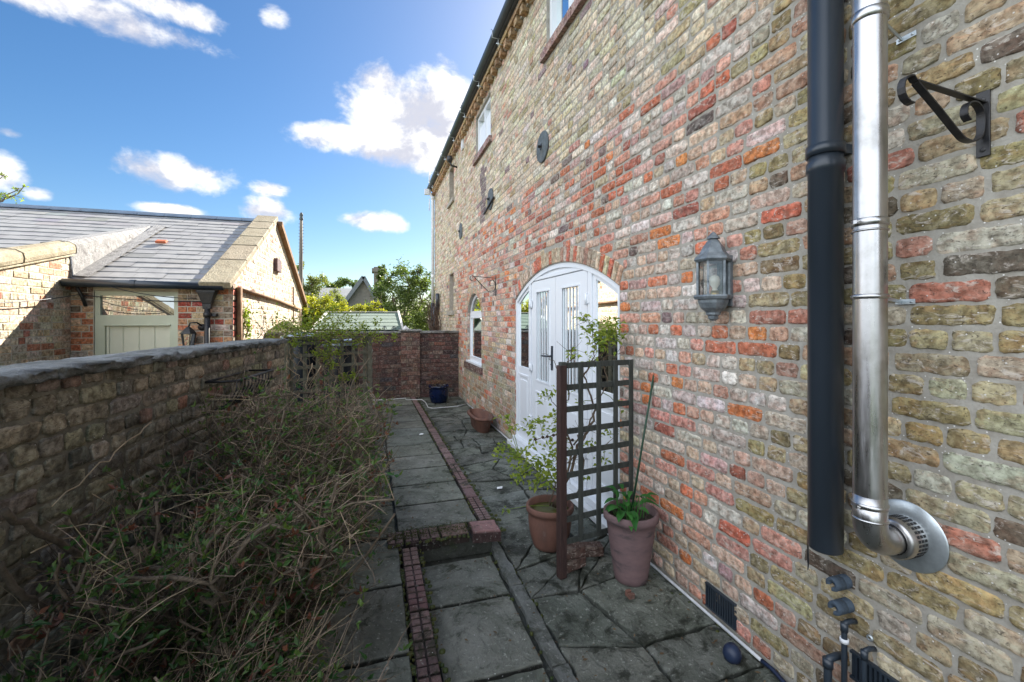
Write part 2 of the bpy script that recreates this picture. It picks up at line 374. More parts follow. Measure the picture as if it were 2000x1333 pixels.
        me.polygons.foreach_set('material_index', s.mi); me.polygons.foreach_set('use_smooth', s.sm)
        at = me.attributes.new('bcol', 'FLOAT_COLOR', 'POINT')
        buf = []
        for c in s.c: buf.extend((c[0], c[1], c[2], 1.))
        at.data.foreach_set('color', buf)
        me.validate(); me.update()
        o = bpy.data.objects.new(name, me); col.objects.link(o)
        if parent is not None: o.parent = parent; ORG[o] = og
        else: o.location = og; ORG[o] = og
        if bevel:
            bv = o.modifiers.new('bevel', 'BEVEL'); bv.width = bevel; bv.segments = 2; bv.limit_method = 'ANGLE'; bv.angle_limit = R(40)
            bv.harden_normals = False
        return prop(o, label, cat, group, kind)
class Frame:     # a local drawing plane: s along, z up, n outwards
    def __init__(s, O, U, N): s.O = Vector(O); s.U = Vector(U).normalized(); s.N = Vector(N).normalized()
    def __call__(s, a, z, n=0.): return s.O+s.U*a+Vector((0,0,z))+s.N*n
def plate(mb, fr, outer, holes, n0, n1, **k):
    """flat plate with holes between depths n0 (back) and n1 (front)"""
    bm = bmesh.new(); loops = [outer]+list(holes)
    for lp in loops:
        vs = [bm.verts.new((p[0], p[1], 0)) for p in lp]
        for i in range(len(vs)): bm.edges.new((vs[i], vs[(i+1)%len(vs)]))
    bmesh.ops.triangle_fill(bm, use_beauty=True, use_dissolve=False, edges=bm.edges[:], normal=(0,0,1))
    bm.verts.index_update()
    P = [(v.co.x, v.co.y) for v in bm.verts]; T = [[v.index for v in f.verts] for f in bm.faces]; bm.free()
    mb.add([fr(a, z, n1) for a, z in P], T, **k)
    if n0 is not None:
        for lp in loops:
            n = len(lp); vs = [fr(a, z, n1) for a, z in lp]+[fr(a, z, n0) for a, z in lp]
            mb.add(vs, [(i, (i+1)%n, n+(i+1)%n, n+i) for i in range(n)], **k)
def rect(a0, a1, z0, z1): return [(a0,z0),(a1,z0),(a1,z1),(a0,z1)]
class Arch:
    def __init__(s, a0, a1, z0, spring, crown):
        s.a0, s.a1, s.z0, s.sp, s.cr = a0, a1, z0, spring, crown
        h = (a1-a0)/2; s.c = (a0+a1)/2; ri = crown-spring; s.h = h
        s.R = (h*h+ri*ri)/(2*ri); s.zc = crown-s.R; s.th = math.atan2(h, spring-s.zc) if spring > s.zc else math.pi-math.asin(h/s.R)
    def loop(s, inset=0., n=20, z0=None):
        r = s.R-inset; z0 = s.z0 if z0 is None else z0
        h = s.h-inset; th = math.asin(min(1, h/r))
        pts = [(s.c-h, z0), (s.c+h, z0)]
        for i in range(n+1):
            t = th-2*th*i/n; pts.append((s.c+r*math.sin(t), s.zc+r*math.cos(t)))
        return pts
    def top(s, a, inset=0.): return s.zc+math.sqrt(max(0, (s.R-inset)**2-(a-s.c)**2))
    def forbid(s, za, zb, ring):
        if zb <= s.z0+.01 or za >= s.cr+ring: return None
        zm = (za+zb)/2
        if zm < s.sp: return (s.a0, s.a1)
        Ro = s.R+ring; o = Ro*Ro-(min(zm, s.cr+ring)-s.zc)**2
        if o <= 0: return None
        hw = math.sqrt(o)
        if s.th < math.pi/2: hw = min(hw, (zm-s.zc)*math.tan(s.th)+.01)
        return (s.c-hw, s.c+hw)
    def voussoirs(s, mb, fr, ring, colf, depth=.008, wid=.072):
        n = max(5, int(round(2*s.th*(s.R+ring*.3)/wid)))
        for i in range(n):
            t0 = -s.th+2*s.th*i/n; t1 = -s.th+2*s.th*(i+1)/n; g = .006/s.R
            r0, r1 = s.R+.004, s.R+ring-.006+random.uniform(-.006,.006)
            if s.R < 1: g = .006
            P = [(s.c+r*math.sin(t), s.zc+r*math.cos(t)) for t, r in ((t0+g,r0),(t1-g,r0),(t1-g,r1),(t0+g,r1))]
            cx = sum(p[0] for p in P)/4; cz = sum(p[1] for p in P)/4
            Q = [(cx+(a-cx)*.86, cz+(z-cz)*.93) for a, z in P]
            cc = colf(cx, cz, True)
            mb.add([fr(a, z, 0) for a, z in P]+[fr(a, z, depth+random.uniform(-.002,.002)) for a, z in Q],
                   [(0,1,5,4),(1,2,6,5),(2,3,7,6),(3,0,4,7),(4,5,6,7)], c=cc, m=0, smooth=False)
EYE = Vector((0,0,H))
def add_brick(mb, fr, a0, a1, z0, z1, cc, relief=.007, rough=1.):
    ctr = fr((a0+a1)/2, (z0+z1)/2); dist = (ctr-EYE).length
    L = a1-a0; h = z1-z0
    if dist > 5.2 or L < .03:
        j = lambda: random.uniform(-.004,.004)*rough
        P = [(a0+j(),z0+j()),(a1+j(),z0+j()),(a1+j(),z1+j()),(a0+j(),z1+j())]
        i = .006; Q = [(a0+i+j(),z0+i+j()),(a1-i+j(),z0+i+j()),(a1-i+j(),z1-i+j()),(a0+i+j(),z1-i+j())]
        rl = relief+random.uniform(-.003,.003)
        mb.add([fr(a,z,0.) for a,z in P]+[fr(a,z,rl+random.uniform(-.002,.002)*rough) for a,z in Q],
               [(0,1,5,4),(1,2,6,5),(2,3,7,6),(3,0,4,7),(4,5,6,7)], c=cc, m=0, smooth=False)
        return
    nx, nz = (15, 7) if dist < 3.0 else (9, 5)
    if L < .14: nx = nx//2+2
    relief *= random.uniform(.35, 1.35); sd = random.uniform(0, 100); tilt = random.uniform(-.003,.003)*rough; tz = random.uniform(-.002,.002)*rough
    vs = []
    for k in range(nz+1):
        fz = k/nz
        for i in range(nx+1):
            fx = i/nx
            edge = i in (0, nx) or k in (0, nz)
            # squeeze the second ring close to the border
            ex = fx if not (0 < i < nx) else (.016+.968*(i-1)/(nx-2) if nx > 2 else .5)
            ez = fz if not (0 < k < nz) else (.05+.90*(k-1)/(nz-2) if nz > 2 else .5)
            a = a0+L*ex; z = z0+h*ez
            wv = (mnoise.noise(Vector((a*22+sd, z*22, 1.7)))*.006+mnoise.noise(Vector((a*70+sd, z*70, 4.7)))*.004)*rough; wz = (mnoise.noise(Vector((a*20+sd, z*26, 9.1)))*.005+mnoise.noise(Vector((a*75+sd, z*60, 2.1)))*.0045)*rough
            if edge or i in (1,nx-1) or k in (1,nz-1): a += wv; z += wz
            cxx = abs(ex-.5)*2; czz = abs(ez-.5)*2      # rounded corners
            cr = max(0, cxx-.86)/.14*max(0, czz-.6)/.4
            a += -math.copysign(cr*.006, ex-.5); z += -math.copysign(cr*.006, ez-.5)
            if edge: n = -.001
            else:
                n = relief+tilt*(ex-.5)*2+tz*(ez-.5)*2+mnoise.noise(Vector((a*30+sd, z*45, 3)))*.0045*rough+mnoise.noise(Vector((a*90, z*110+sd, 5)))*.0016*rough
                n = max(n, .0006)
            vs.append(fr(a, z, n))
    w_ = nx+1
    F_ = [(k, i) for k in range(nz) for i in range(nx)]; q4 = lambda k, i: (k*w_+i, k*w_+i+1, (k+1)*w_+i+1, (k+1)*w_+i)
    inner = [q4(k, i) for k, i in F_ if 0 < i < nx-1 and 0 < k < nz-1]; rim_ = [q4(k, i) for k, i in F_ if not (0 < i < nx-1 and 0 < k < nz-1)]
    n0_ = len(mb.v); mb.add(vs, inner, c=cc, m=0, smooth=True)
    for f in rim_: mb.f.append(tuple(j_+n0_ for j_ in f)); mb.mi.append(0); mb.sm.append(False)
def brickwork(mb, fr, s0, s1, z0, z1, course, colf, forbid=None, lens=(.218,.104), pj=.012, header=.3, relief=.007, rough=1., topf=None, shrink=0.):
    k = 0; z = z0
    while z < z1-.02:
        za, zb = z, z+course-pj
        blocked = sorted([q for q in (forbid(za, zb) if forbid else []) if q])
        segs = []; cur = s0
        for q0, q1 in blocked:
            if q0 > cur: segs.append((cur, min(q0, s1)))
            cur = max(cur, q1)
        if cur < s1: segs.append((cur, s1))
        for (q0, q1) in segs:
            a = q0+(pj*.5 if q0 > s0 else 0)
            first = lens[1] if (k % 2) else lens[0]*random.uniform(.6,1)
            head = random.random() < header*.6
            while a < q1-.02:
                L = (lens[1] if (random.random() < header or head) else lens[0])*random.uniform(.93,1.05)
                if first: L = first; first = None
                e = min(a+L, q1-pj*.5)
                if q1-e < .05: e = q1-pj*.5
                dz = random.uniform(-.0025,.0025)*rough
                if e-a > .02:
                    mid = (a+e)/2
                    if topf is None or zb < topf(mid): add_brick(mb, fr, a, e, za+dz, zb+dz, colf(mid, (za+zb)/2, e-a < .14), relief, rough)
                a = e+pj*random.uniform(.75,1.25)
        z += course; k += 1
def vary(c, a=.12):
    k = 1+random.gauss(0, a); return tuple(max(.01, min(.9, x*k*(1+random.gauss(0,.04)))) for x in c)
def pick(pal): 
    r = random.random()*sum(p[0] for p in pal)
    for wgt, c in pal:
        r -= wgt
        if r <= 0: return vary(c)
    return vary(pal[-1][1])
# ================================================================== SETTING
gm = MB(); gm.add([(-600,-600,-.06),(600,-600,-.06),(600,900,-.06),(-600,900,-.06)], [(0,1,2,3)])
gm.build('ground', 'grass_ground', kind='structure')
W = 1.757
def zup(Y): return .13-(Y-3.0)/6.3*.11
# joint bed under all paving
jb = MB()
jb.add([(-.35,-2.5,-.024),(1.9,-2.5,-.024),(1.9,9.6,-.024),(-.35,9.6,-.024)], [(0,1,2,3)])
jb.add([(-.34,3.0,-.015),(.80,3.0,-.015),(.80,3.0,zup(3)-.026),(-.34,3.0,zup(3)-.026),(-.34,9.35,-.01),(.80,9.35,-.01),(.80,9.35,zup(9.35)-.026),(-.34,9.35,zup(9.35)-.026)],
       [(0,1,2,3),(3,2,6,7),(1,5,6,2)])
jb.build('paving_bed', 'joint', kind='structure')
def slabpoly(mb, pts, zf, th=.03, c=None, jit=.004, bev=.006, m=0, side=.16):
    """paving stone from a polygon (x,y): bevelled top, slight unevenness"""
    n = len(pts); cx = sum(p[0] for p in pts)/n; cy = sum(p[1] for p in pts)/n
    tx = random.uniform(-.008,.008); ty = random.uniform(-.008,.008)
    def zz(x, y, d): return zf(y)+tx*(x-cx)+ty*(y-cy)-d
    out = []; inn = []
    sub = []
    for i in range(n):
        p, q = pts[i], pts[(i+1)%n]; L = math.hypot(q[0]-p[0], q[1]-p[1]); ns = max(1, int(L/.06))
        for j in range(ns):
            t = j/ns; ja = jit if j else jit*.5
            sub.append((p[0]+(q[0]-p[0])*t+random.uniform(-ja,ja), p[1]+(q[1]-p[1])*t+random.uniform(-ja,ja)))
    N = len(sub)
    def ins(p, e):
        dx, dy = cx-p[0], cy-p[1]; L = math.hypot(dx, dy) or 1; return (p[0]+dx/L*e, p[1]+dy/L*e)
    vs = [(x, y, zz(x,y,th)) for x, y in sub]+[(x, y, zz(x,y,bev)) for x, y in sub]+[(*ins(p,bev), zz(*ins(p,bev),0)) for p in sub]+[(*ins(p,bev*4), zz(*ins(p,bev*4),-.0015)) for p in sub]
    fs = []
    for r in range(3): fs += [(r*N+i, r*N+(i+1)%N, (r+1)*N+(i+1)%N, (r+1)*N+i) for i in range(N)]
    fs.append(tuple(3*N+i for i in range(N)))
    g = random.uniform(.8,1.2); cc = c or (g*random.uniform(.96,1.04), g, g*random.uniform(.94,1.03))
    n0_ = len(mb.c); mb.add(vs, fs, c=cc, m=m, smooth=False)
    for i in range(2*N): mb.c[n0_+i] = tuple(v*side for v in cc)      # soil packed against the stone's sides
# upper path
up = MB(); y = 3.20
ups = [3.19, 3.64, 4.10, 4.57, 5.03, 5.5, 5.97, 6.43, 6.9, 7.37, 7.85, 8.35]
for i in range(len(ups)-1):
    a, bq = ups[i]+.010, ups[i+1]-.010
    slabpoly(up, [(.175,a),(.738,a),(.738,bq),(.175,bq)], zup)
for (a, bq) in ((3.15,3.7),(3.71,4.3),(4.31,4.95),(4.96,5.6),(5.61,6.3),(6.31,7.1),(7.11,7.9),(7.91,8.6)):
    slabpoly(up, [(-.30,a),(.16,a),(.16,bq),(-.30,bq)], lambda Y: zup(Y)-.004, c=vary((.8,.8,.75), .1))
slabpoly(up, [(-.3,8.62),(.3,8.62),(.3,9.25),(-.3,9.25)], zup); slabpoly(up, [(.31,8.42),(.74,8.42),(.74,9.25),(.31,9.25)], zup)
up.build('upper_path', 'slab', kind='structure')
# lower path and left strip
lo = MB(); z0f = lambda Y: 0.0
for (a, bq) in ((2.49,2.93),(1.93,2.48),(1.42,1.92),(.9,1.41),(.3,.89),(-.4,.29),(-1.2,-.41)):
    r0 = .80; r1 = .74+.03*min(1, max(0,(bq-.9)/2))
    slabpoly(lo, [(.30,a+.005),(r1,a+.005),(r1,bq-.005),(.30,bq-.005)], z0f)
zl = lambda Y: .055+.062*min(1, max(0, (Y-1.3)/1.8))
for (a, bq) in ((2.60,3.13),(2.08,2.59),(1.55,2.07),(1.0,1.54),(.4,.99),(-.3,.39),(-1.1,-.31)):
    slabpoly(lo, [(-.34,a+.006),(.165,a+.006),(.165,bq-.006),(-.34,bq-.006)], zl, th=.05)
lo.build('lower_path', 'slab', kind='structure')
cs = MB()
for (a, bq) in ((2.55,3.6),(1.9,2.54),(1.2,1.89),(.5,1.19),(-.4,.49)):
    slabpoly(cs, [(.79,a),(.865,a),(.865,bq),(.79,bq)], lambda Y: .012, jit=.008)
cs.build('concrete_strip', 'concrete_strip', kind='structure')
# brick edgings
eg = MB()
def ebrick(mb, x0, x1, y0, y1, zt, th=.08, stable=0):
    j = lambda: random.uniform(-.004,.004)
    base = pick([(3,(1,.95,.95)),(2,(.75,.7,.7)),(2,(1.15,.9,.85))])
    if stable:      # stable-block paver: two rows of small squares
        nx = stable; ny = max(1, int(round((y1-y0)/((x1-x0)/nx))))
        for i in range(nx):
            for q in range(ny):
                xa = x0+(x1-x0)*i/nx; xb = x0+(x1-x0)*(i+1)/nx; ya = y0+(y1-y0)*q/ny; yb = y0+(y1-y0)*(q+1)/ny
                slabpoly(mb, [(xa+.003,ya+.003),(xb-.003,ya+.003),(xb-.003,yb-.003),(xa+.003,yb-.003)], lambda Y: zt(Y), th=.02, bev=.004, jit=.0015, c=base)
        zt2 = lambda Y: zt(Y)-.012
        slabpoly(mb, [(x0,y0),(x1,y0),(x1,y1),(x0,y1)], zt2, th=th, bev=.004, c=tuple(v*.5 for v in base))
    else: slabpoly(mb, [(x0+j(),y0+j()),(x1+j(),y0+j()),(x1+j(),y1+j()),(x0+j(),y1+j())], zt, th=th, bev=.008, c=base)
y = 3.17
while y < 9.15:
    L = .215; ebrick(eg, .752, .845, y, y+L, lambda Y: zup(Y)+.012, th=.12, stable=(2 if y < 4.4 and random.random() < .6 else 0)); y += L+.012
y = -.6
while y < 2.9:
    ebrick(eg, .185, .285, y, y+.2, lambda Y: zl(Y)+.010, th=.09, stable=2); y += .21
for (a, bq) in ((.10,.20),(.21,.30),(.31,.44),(.45,.64)): ebrick(eg, a, bq, 2.99, 3.15, lambda Y: .147, th=.065, stable=(2 if bq < .5 else 0))
slabpoly(eg, [(.655,2.955),(.845,2.93),(.852,3.11),(.66,3.13)], lambda Y: .160, th=.075, bev=.012, c=(1.15,.95,.95))
eg.build('brick_edging', 'edging_brick', kind='structure')
# crazy paving (right of the edging): an irregular mosaic of stones with wide joints
def crazy(mb, x0, x1, y0, y1, zf, cell):
    rows = int((y1-y0)/cell); cols = max(1, int((x1-x0)/cell))
    P = {}
    for r in range(rows+1):
        for c_ in range(cols+1):
            jx = random.uniform(-.34,.34)*cell if 0 < c_ < cols else 0; jy = random.uniform(-.34,.34)*cell
            P[r,c_] = (x0+(x1-x0)*c_/cols+jx, y0+(y1-y0)*r/rows+jy)
    for r in range(rows):
        for c_ in range(cols):
            q = [P[r,c_],P[r,c_+1],P[r+1,c_+1],P[r+1,c_]]
            cut = random.random()
            polys = [q]
            if cut < .3: polys = [[q[0],q[1],q[2]],[q[0],q[2],q[3]]]
            elif cut < .5:
                m1 = ((q[0][0]+q[1][0])/2,(q[0][1]+q[1][1])/2); m2 = ((q[3][0]*.4+q[2][0]*.6),(q[3][1]*.4+q[2][1]*.6)); polys = [[q[0],m1,m2,q[3]],[m1,q[1],q[2],m2]]
            for pp in polys:
                cx = sum(p[0] for p in pp)/len(pp); cy = sum(p[1] for p in pp)/len(pp)
                g = random.uniform(.007,.016)
                qq = []
                for p in pp:
                    d = math.hypot(p[0]-cx,p[1]-cy); qq.append((cx+(p[0]-cx)*(1-g/d*1.1), cy+(p[1]-cy)*(1-g/d*1.1)))
                dz = random.uniform(-.008,.004)
                slabpoly(mb, qq, (lambda Y, dz=dz: zf(Y)+dz), th=.03, jit=.010, bev=.006, side=.5)
cp = MB()
crazy(cp, .885, 1.745, 3.3, 9.25, lambda Y: .0, .30)
crazy(cp, .875, 1.745, -1.2, 3.28, lambda Y: .0, .43)
cp.build('crazy_paving', 'crazy', kind='structure')
# soil bed
sb = MB()
nx_, ny_ = 24, 60
vs = []
for j in range(ny_+1):
    for i in range(nx_+1):
        x = -1.9+1.58*i/nx_; y = -1.2+6.4*j/ny_
        vs.append((x, y, .05+.05*mnoise.noise(Vector((x*3,y*3,0)))+.02*mnoise.noise(Vector((x*14,y*14,4)))))
sb.add(vs, [(j*(nx_+1)+i, j*(nx_+1)+i+1, (j+1)*(nx_+1)+i+1, (j+1)*(nx_+1)+i) for j in range(ny_) for i in range(nx_)], smooth=True)
sb.build('soil_bed', 'soil', kind='structure')
#SPLIT1
# ================================================================== HOUSE
RED = [(2.4,(.50,.17,.095)),(3.4,(.55,.29,.22)),(4,(.56,.41,.32)),(1.0,(.34,.12,.085)),(3,(.60,.54,.48)),(2.6,(.50,.40,.28)),(.5,(.58,.22,.08)),(.3,(.19,.14,.13)),(.6,(.42,.27,.25))]
YEL = [(4,(.33,.27,.14)),(3,(.37,.31,.19)),(2.,(.42,.37,.26)),(2.2,(.40,.26,.18)),(1.2,(.24,.19,.10)),(1,(.14,.11,.08)),(.5,(.40,.19,.13)),(.8,(.47,.43,.34))]
UP = [(4,(.52,.46,.33)),(4,(.60,.54,.42)),(2,(.56,.43,.33)),(1.5,(.38,.32,.19)),(.25,(.24,.17,.18)),(1,(.58,.53,.44)),(.6,(.46,.26,.19))]
def house_col(s, z, head=False):
    j = random.uniform(-.14,.14)
    if 7.0 < s < 7.35 and 3.2 < z < 4.15: return vary((.17,.13,.14))
    right = 1.66+(.09 if int(z/.078) % 4 < 2 else -.09)
    if z > 3.12:
        return pick(UP)
    if s < right+j*.6: return pick(YEL)
    if s > 9.55+j: return pick(UP)
    c = pick(RED)
    if s > 5.5 and z < .95+.3*math.sin(s*2.1) and random.random() < .75:       # algae growing low on the wall
        c = tuple(a*.45+b_*.55 for a, b_ in zip(c, (.22,.25,.15)))
    elif 3.0 > s > 1.6 and z > .7 and random.random() < .25: c = vary((.52,.46,.40))
    return c
hw = Frame((W,0,0), (0,1,0), (-1,0,0))
house = thing('brick_house', 'tall yellow and red brick house on the right with white arched double doors', 'house', (W,5,0))
DOOR = Arch(2.915, 5.445, .07, 1.85, 2.165)
WIN = Arch(7.27, 8.43, .80, 1.72, 2.07)
upwins = [(6.67,7.68,4.43,5.14), (3.35,4.36,4.43,5.14)]
niches = [(9.93,10.5,1.80,2.66), (9.9,10.5,4.33,5.12)]
Y0, Y1, ZE = -3.2, 13.1, 5.24
wall = MB()
def hforbid(za, zb):
    o = [DOOR.forbid(za, zb, .16), WIN.forbid(za, zb, .12)]
    for a0,a1,q0,q1 in upwins+niches:
        if zb > q0+.01 and za < q1-.01: o.append((a0,a1))
    for a0,a1,q0,q1 in upwins:
        if zb > q0-.10 and za < q0: o.append((a0-.08,a1+.08))
    if zb > .68 and za < .80: o.append((7.17,8.55))
    # iron air bricks
    if za > .03 and zb < .16: o.append((1.79,2.02))
    if .24 < (za+zb)/2 < .33: o.append((1.0,1.24))
    if za < .05: pass
    return [q for q in o if q]
brickwork(wall, hw, Y0, Y1, .02, ZE, .078, house_col, hforbid, header=.33, relief=.0034)
# lower-detail far bricks come from the same call; arches
DOOR.voussoirs(wall, hw, .155, lambda a,z,h: pick([(3,(.46,.38,.27)),(2,(.48,.28,.2)),(1,(.5,.15,.09)),(1,(.52,.46,.4))]))
WIN.voussoirs(wall, hw, .115, lambda a,z,h: pick([(3,(.46,.38,.27)),(1,(.48,.28,.2))]))
holes = [DOOR.loop(), WIN.loop()]+[rect(*q) for q in upwins+niches]
plate(wall, hw, rect(Y0, Y1, -.05, ZE+.2), holes, None, 0, m=1, c=(1,1,1), smooth=False)
for lp in holes:
    n = len(lp); wall.add([hw(a,z,0) for a,z in lp]+[hw(a,z,-.14) for a,z in lp], [(i,(i+1)%n,n+(i+1)%n,n+i) for i in range(n)], m=1, smooth=False)
# niches bricked up behind, reveals with bricks
for a0,a1,q0,q1 in niches:
    f2 = Frame((W+.12,0,0), (0,1,0), (-1,0,0)); wall.add([f2(a0,q0),f2(a1,q0),f2(a1,q1),f2(a0,q1)], [(0,1,2,3)], m=1)
    brickwork(wall, f2, a0, a1, q0, q1, .078, lambda a,z,h: pick(UP if q0 < 3 else [(2,(.30,.2,.14)),(1,(.5,.44,.36))]), relief=.005)
# brick sides of the openings facing the camera
for (ya, q0, q1) in ((5.445,.07,1.85),(8.43,.8,1.7)):
    fj = Frame((W,ya,0), (1,0,0), (0,-1,0)); brickwork(wall, fj, .004, .05, q0+.02, q1, .078, lambda a,z,h: pick(RED), relief=.003, lens=(.04,.04))
# ends of the house
for yy, nn in ((Y1, 1), (Y0, -1)):
    wall.add([(W,yy,-.05),(W+8,yy,-.05),(W+8,yy,5.4),(W+4,yy,8.3),(W,yy,5.4)], [(0,1,2,3,4)], m=1)
wall.add([(W+8,Y0,-.05),(W+8,Y1,-.05),(W+8,Y1,5.4),(W+8,Y0,5.4)], [(0,1,2,3)], m=1)
# corbelled brick course under the eaves
y = Y0
wall.box((W-.035,Y0,ZE+.005), (W+.1,Y1-.003,ZE+.19), m=1, c=(1,1,1))
while y < Y1-.1:
    add = vary((.36,.24,.13), .2)
    wall.box((W-.085,y,ZE-.04+.003), (W-.002,y+.108,ZE+.05), m=0, c=add)
    y += .225
y = Y0
while y < Y1-.2:
    wall.box((W-.10,y+.004,ZE+.055), (W-.03,y+.215,ZE+.12), m=0, c=vary((.40,.27,.14), .15)); y += .222
# protruding sills of dark brick on edge
def brick_sill(mb, a0, a1, z0, z1, proj, colr):
    a = a0
    while a < a1-.03:
        e = min(a+.078, a1); j = random.uniform(-.003,.003)
        mb.box((W-proj+j, a+.003, z0+j), (W+.10, e-.003, z1-.004+j), m=0, c=vary(colr, .2)); a = e
    mb.box((W-proj+.006, a0+.004, z0+.008), (W+.098, a1-.004, z1-.010), m=1, c=(1,1,1))
brick_sill(wall, 7.18, 8.54, .69, .795, .045, (.13,.075,.065))
for a0,a1,q0,q1 in upwins: brick_sill(wall, a0-.08, a1+.08, q0-.10, q0-.003, .05, (.30,.20,.19))
for a0,a1,q0,q1 in niches: wall.box((W-.05,a0-.1,q0-.09), (W+.1,a1+.1,q0-.003), m=1, c=(1,1,1))
wall.build('wall', ['brick_house','mortar_house'], house)
roofm = MB(); 
roofm.add([(W-.14,Y0-.1,5.42),(W+4,Y0-.1,8.45),(W+8.15,Y0-.1,5.42),(W-.14,Y1+.1,5.42),(W+4,Y1+.1,8.45),(W+8.15,Y1+.1,5.42),
           (W-.14,Y0-.1,5.37),(W+8.15,Y0-.1,5.37),(W-.14,Y1+.1,5.37),(W+8.15,Y1+.1,5.37)],
          [(0,3,4,1),(1,4,5,2),(0,1,2,7,6),(3,8,9,5,4),(0,6,8,3),(6,7,9,8),(2,5,9,7)])
roofm.build('roof', 'dark_slate', house)
# gutter with brackets
g = MB(); gx, gz = 1.600, 5.400
prof = [(math.cos(t)*.062, -abs(math.sin(t))*.062) for t in [math.pi*i/10 for i in range(11)]]
vs = []; 
for yy in (Y0, Y1+.06):
    for (a, c_) in prof: vs.append((gx+.0-a, yy, gz+.045+c_))
    for (a, c_) in prof[::-1]: vs.append((gx-a*.9, yy, gz+.045+c_*.9))
n = 22; g.add(vs, [(i,(i+1)%n,n+(i+1)%n,n+i) for i in range(n)]+[tuple(range(n)),tuple(range(2*n-1,n-1,-1))], smooth=False)
g.box((gx+.055, Y0, 5.36), (gx+.075, Y1, 5.45))
for yy in (1.0, 4.4, 7.9, 11.4): g.lathe([(.066,-.03),(.066,.03)], (gx,yy,gz+.045), 20, axis=(0,1,0), arc=(0,2*math.pi))
gut = g.build('gutter', 'black_plastic', house)
for yy in [.1+1.13*i for i in range(-2, 12)]:
    br = MB()
    br.tube([(gx-.065,yy,gz+.06),(gx-.065,yy,gz-.03),(gx,yy,gz-.035),(gx+.05,yy,gz-.03)], .005, 5)
    br.tube([(gx-.085,yy,gz+.075),(gx-.04,yy,gz+.055)], .004, 4)
    br.tube([(gx+.02,yy,gz+.03),(gx+.02,yy,gz-.10),(gx+.02,yy,gz-.14)], .006, 5); br.tube([(gx-.01,yy,gz-.10),(gx+.13,yy,gz-.105)], .008, 5)
    br.build('gutter_bracket', 'zinc', gut)
# downpipe at the far corner
dp = MB(); X, Y = W-.07, Y1-.12
dp.tube([(gx,Y,5.36),(gx,Y,5.26),(X,Y,5.12),(X,Y,2.05)], .042, 12)
dp.tube([(X,Y,5.16),(X,Y,5.08)], .052, 12); dp.tube([(gx,Y+.06,5.95),(gx,Y+.06,5.40)], .02, 8)
dp.box((gx-.15,Y-.06,5.2), (gx-.02,Y+.04,5.36)); dp.tube([(X-.09,Y,5.1),(X-.1,Y,4.75)], .014, 6)
dp.tube([(X,Y,2.9),(X,Y,2.8)], .05, 12)
dp.build('downpipe', 'white_sill', house)
d2 = MB(); d2.tube([(X,Y,2.08),(X,Y,1.0),(X,Y,0)], .055, 12); d2.tube([(X,Y-.5,0),(X,Y-.5,1.75),(X,Y-.42,1.88),(X,Y-.15,1.95)], .055, 12)
d2.tube([(X,Y-1.0,2.3),(X,Y-1.02,2.1),(X,Y-.9,1.9),(X,Y-.6,1.8)], .05, 10)
d2.build('lower_downpipe', 'black_plastic', house)
# ---- windows
def bar2(mb, fr, a0, a1, z0, z1, n0, n1, **k): mb.obox(fr((a0+a1)/2,(z0+z1)/2,(n0+n1)/2), fr.U*(a1-a0)/2, fr.N*(n1-n0)/2, Vector((0,0,(z1-z0)/2)), **k)
wf = MB()
lo_ = WIN.loop(0.0); 
light_z = 1.66
def archpart(A, inset, z0, n=16): return [(a, z) for a, z in A.loop(inset, n, z0)]
h1 = rect(WIN.a0+.07, WIN.a1-.07, WIN.z0+.09, light_z)
a_h = WIN.h-.06
pts = [(WIN.a0+.06, light_z+.10), (WIN.a1-.06, light_z+.10)]
for i in range(17):
    a = WIN.a1-.06-(2*a_h)*i/16; pts.append((a, WIN.top(a, .055)))
plate(wf, hw, lo_, [h1, pts], -.12, -.055)
bar2(wf, hw, WIN.a0-.0, WIN.a1+.0, WIN.z0+.001, WIN.z0+.035, -.12, .03)
def sash(mb, fr, a0,a1,z0,z1,t,n0,n1): 
    bar2(mb,fr,a0,a1,z0,z0+t,n0,n1); bar2(mb,fr,a0,a1,z1-t,z1,n0,n1); bar2(mb,fr,a0,a0+t,z0+t,z1-t,n0,n1); bar2(mb,fr,a1-t,a1,z0+t,z1-t,n0,n1)
sash(wf, hw, WIN.a0+.072, WIN.a1-.072, WIN.z0+.092, light_z-.002, .03, -.10, -.045)
win = wf.build('window', 'white_upvc', house, label='arched ground floor window with a top light', bevel=.004)
gp = MB(); gp.add([hw(a,z,-.066) for a,z in h1], [tuple(range(4))]); gp.build('glass_pane', 'glass', win)
gp = MB(); gp.add([hw(a,z,-.064) for a,z in pts], [tuple(range(len(pts)))]); gp.build('glass_pane', 'glass', win)
for a0,a1,q0,q1 in upwins:
    wf = MB(); mid = (a0+a1)/2; tz = q1-.22
    plate(wf, hw, rect(a0,a1,q0,q1), [rect(a0+.06,mid-.035,q0+.06,q1-.06), rect(mid+.035,a1-.06,q0+.06,q1-.06)], -.12, -.035)
    if a0 > 5:
        for (p0,p1) in ((a0+.06,mid-.035),(mid+.035,a1-.06)): bar2(wf, hw, p0+.001, p1-.001, q0+.061, tz, -.11, -.05)
    bar2(wf, hw, a0-.01, a1+.01, q0+.002, q0+.03, -.12, .02)
    win = wf.build('window', 'white_upvc', house, label='small white upper floor casement window', bevel=.004)
    for (p0,p1) in ((a0+.06,mid-.035),(mid+.035,a1-.06)):
        gp = MB(); gp.add([hw(a,z,-.09) for a,z in rect(p0,p1,q0+.06,q1-.06)], [(0,1,2,3)]); gp.build('glass_pane', 'glass', win)
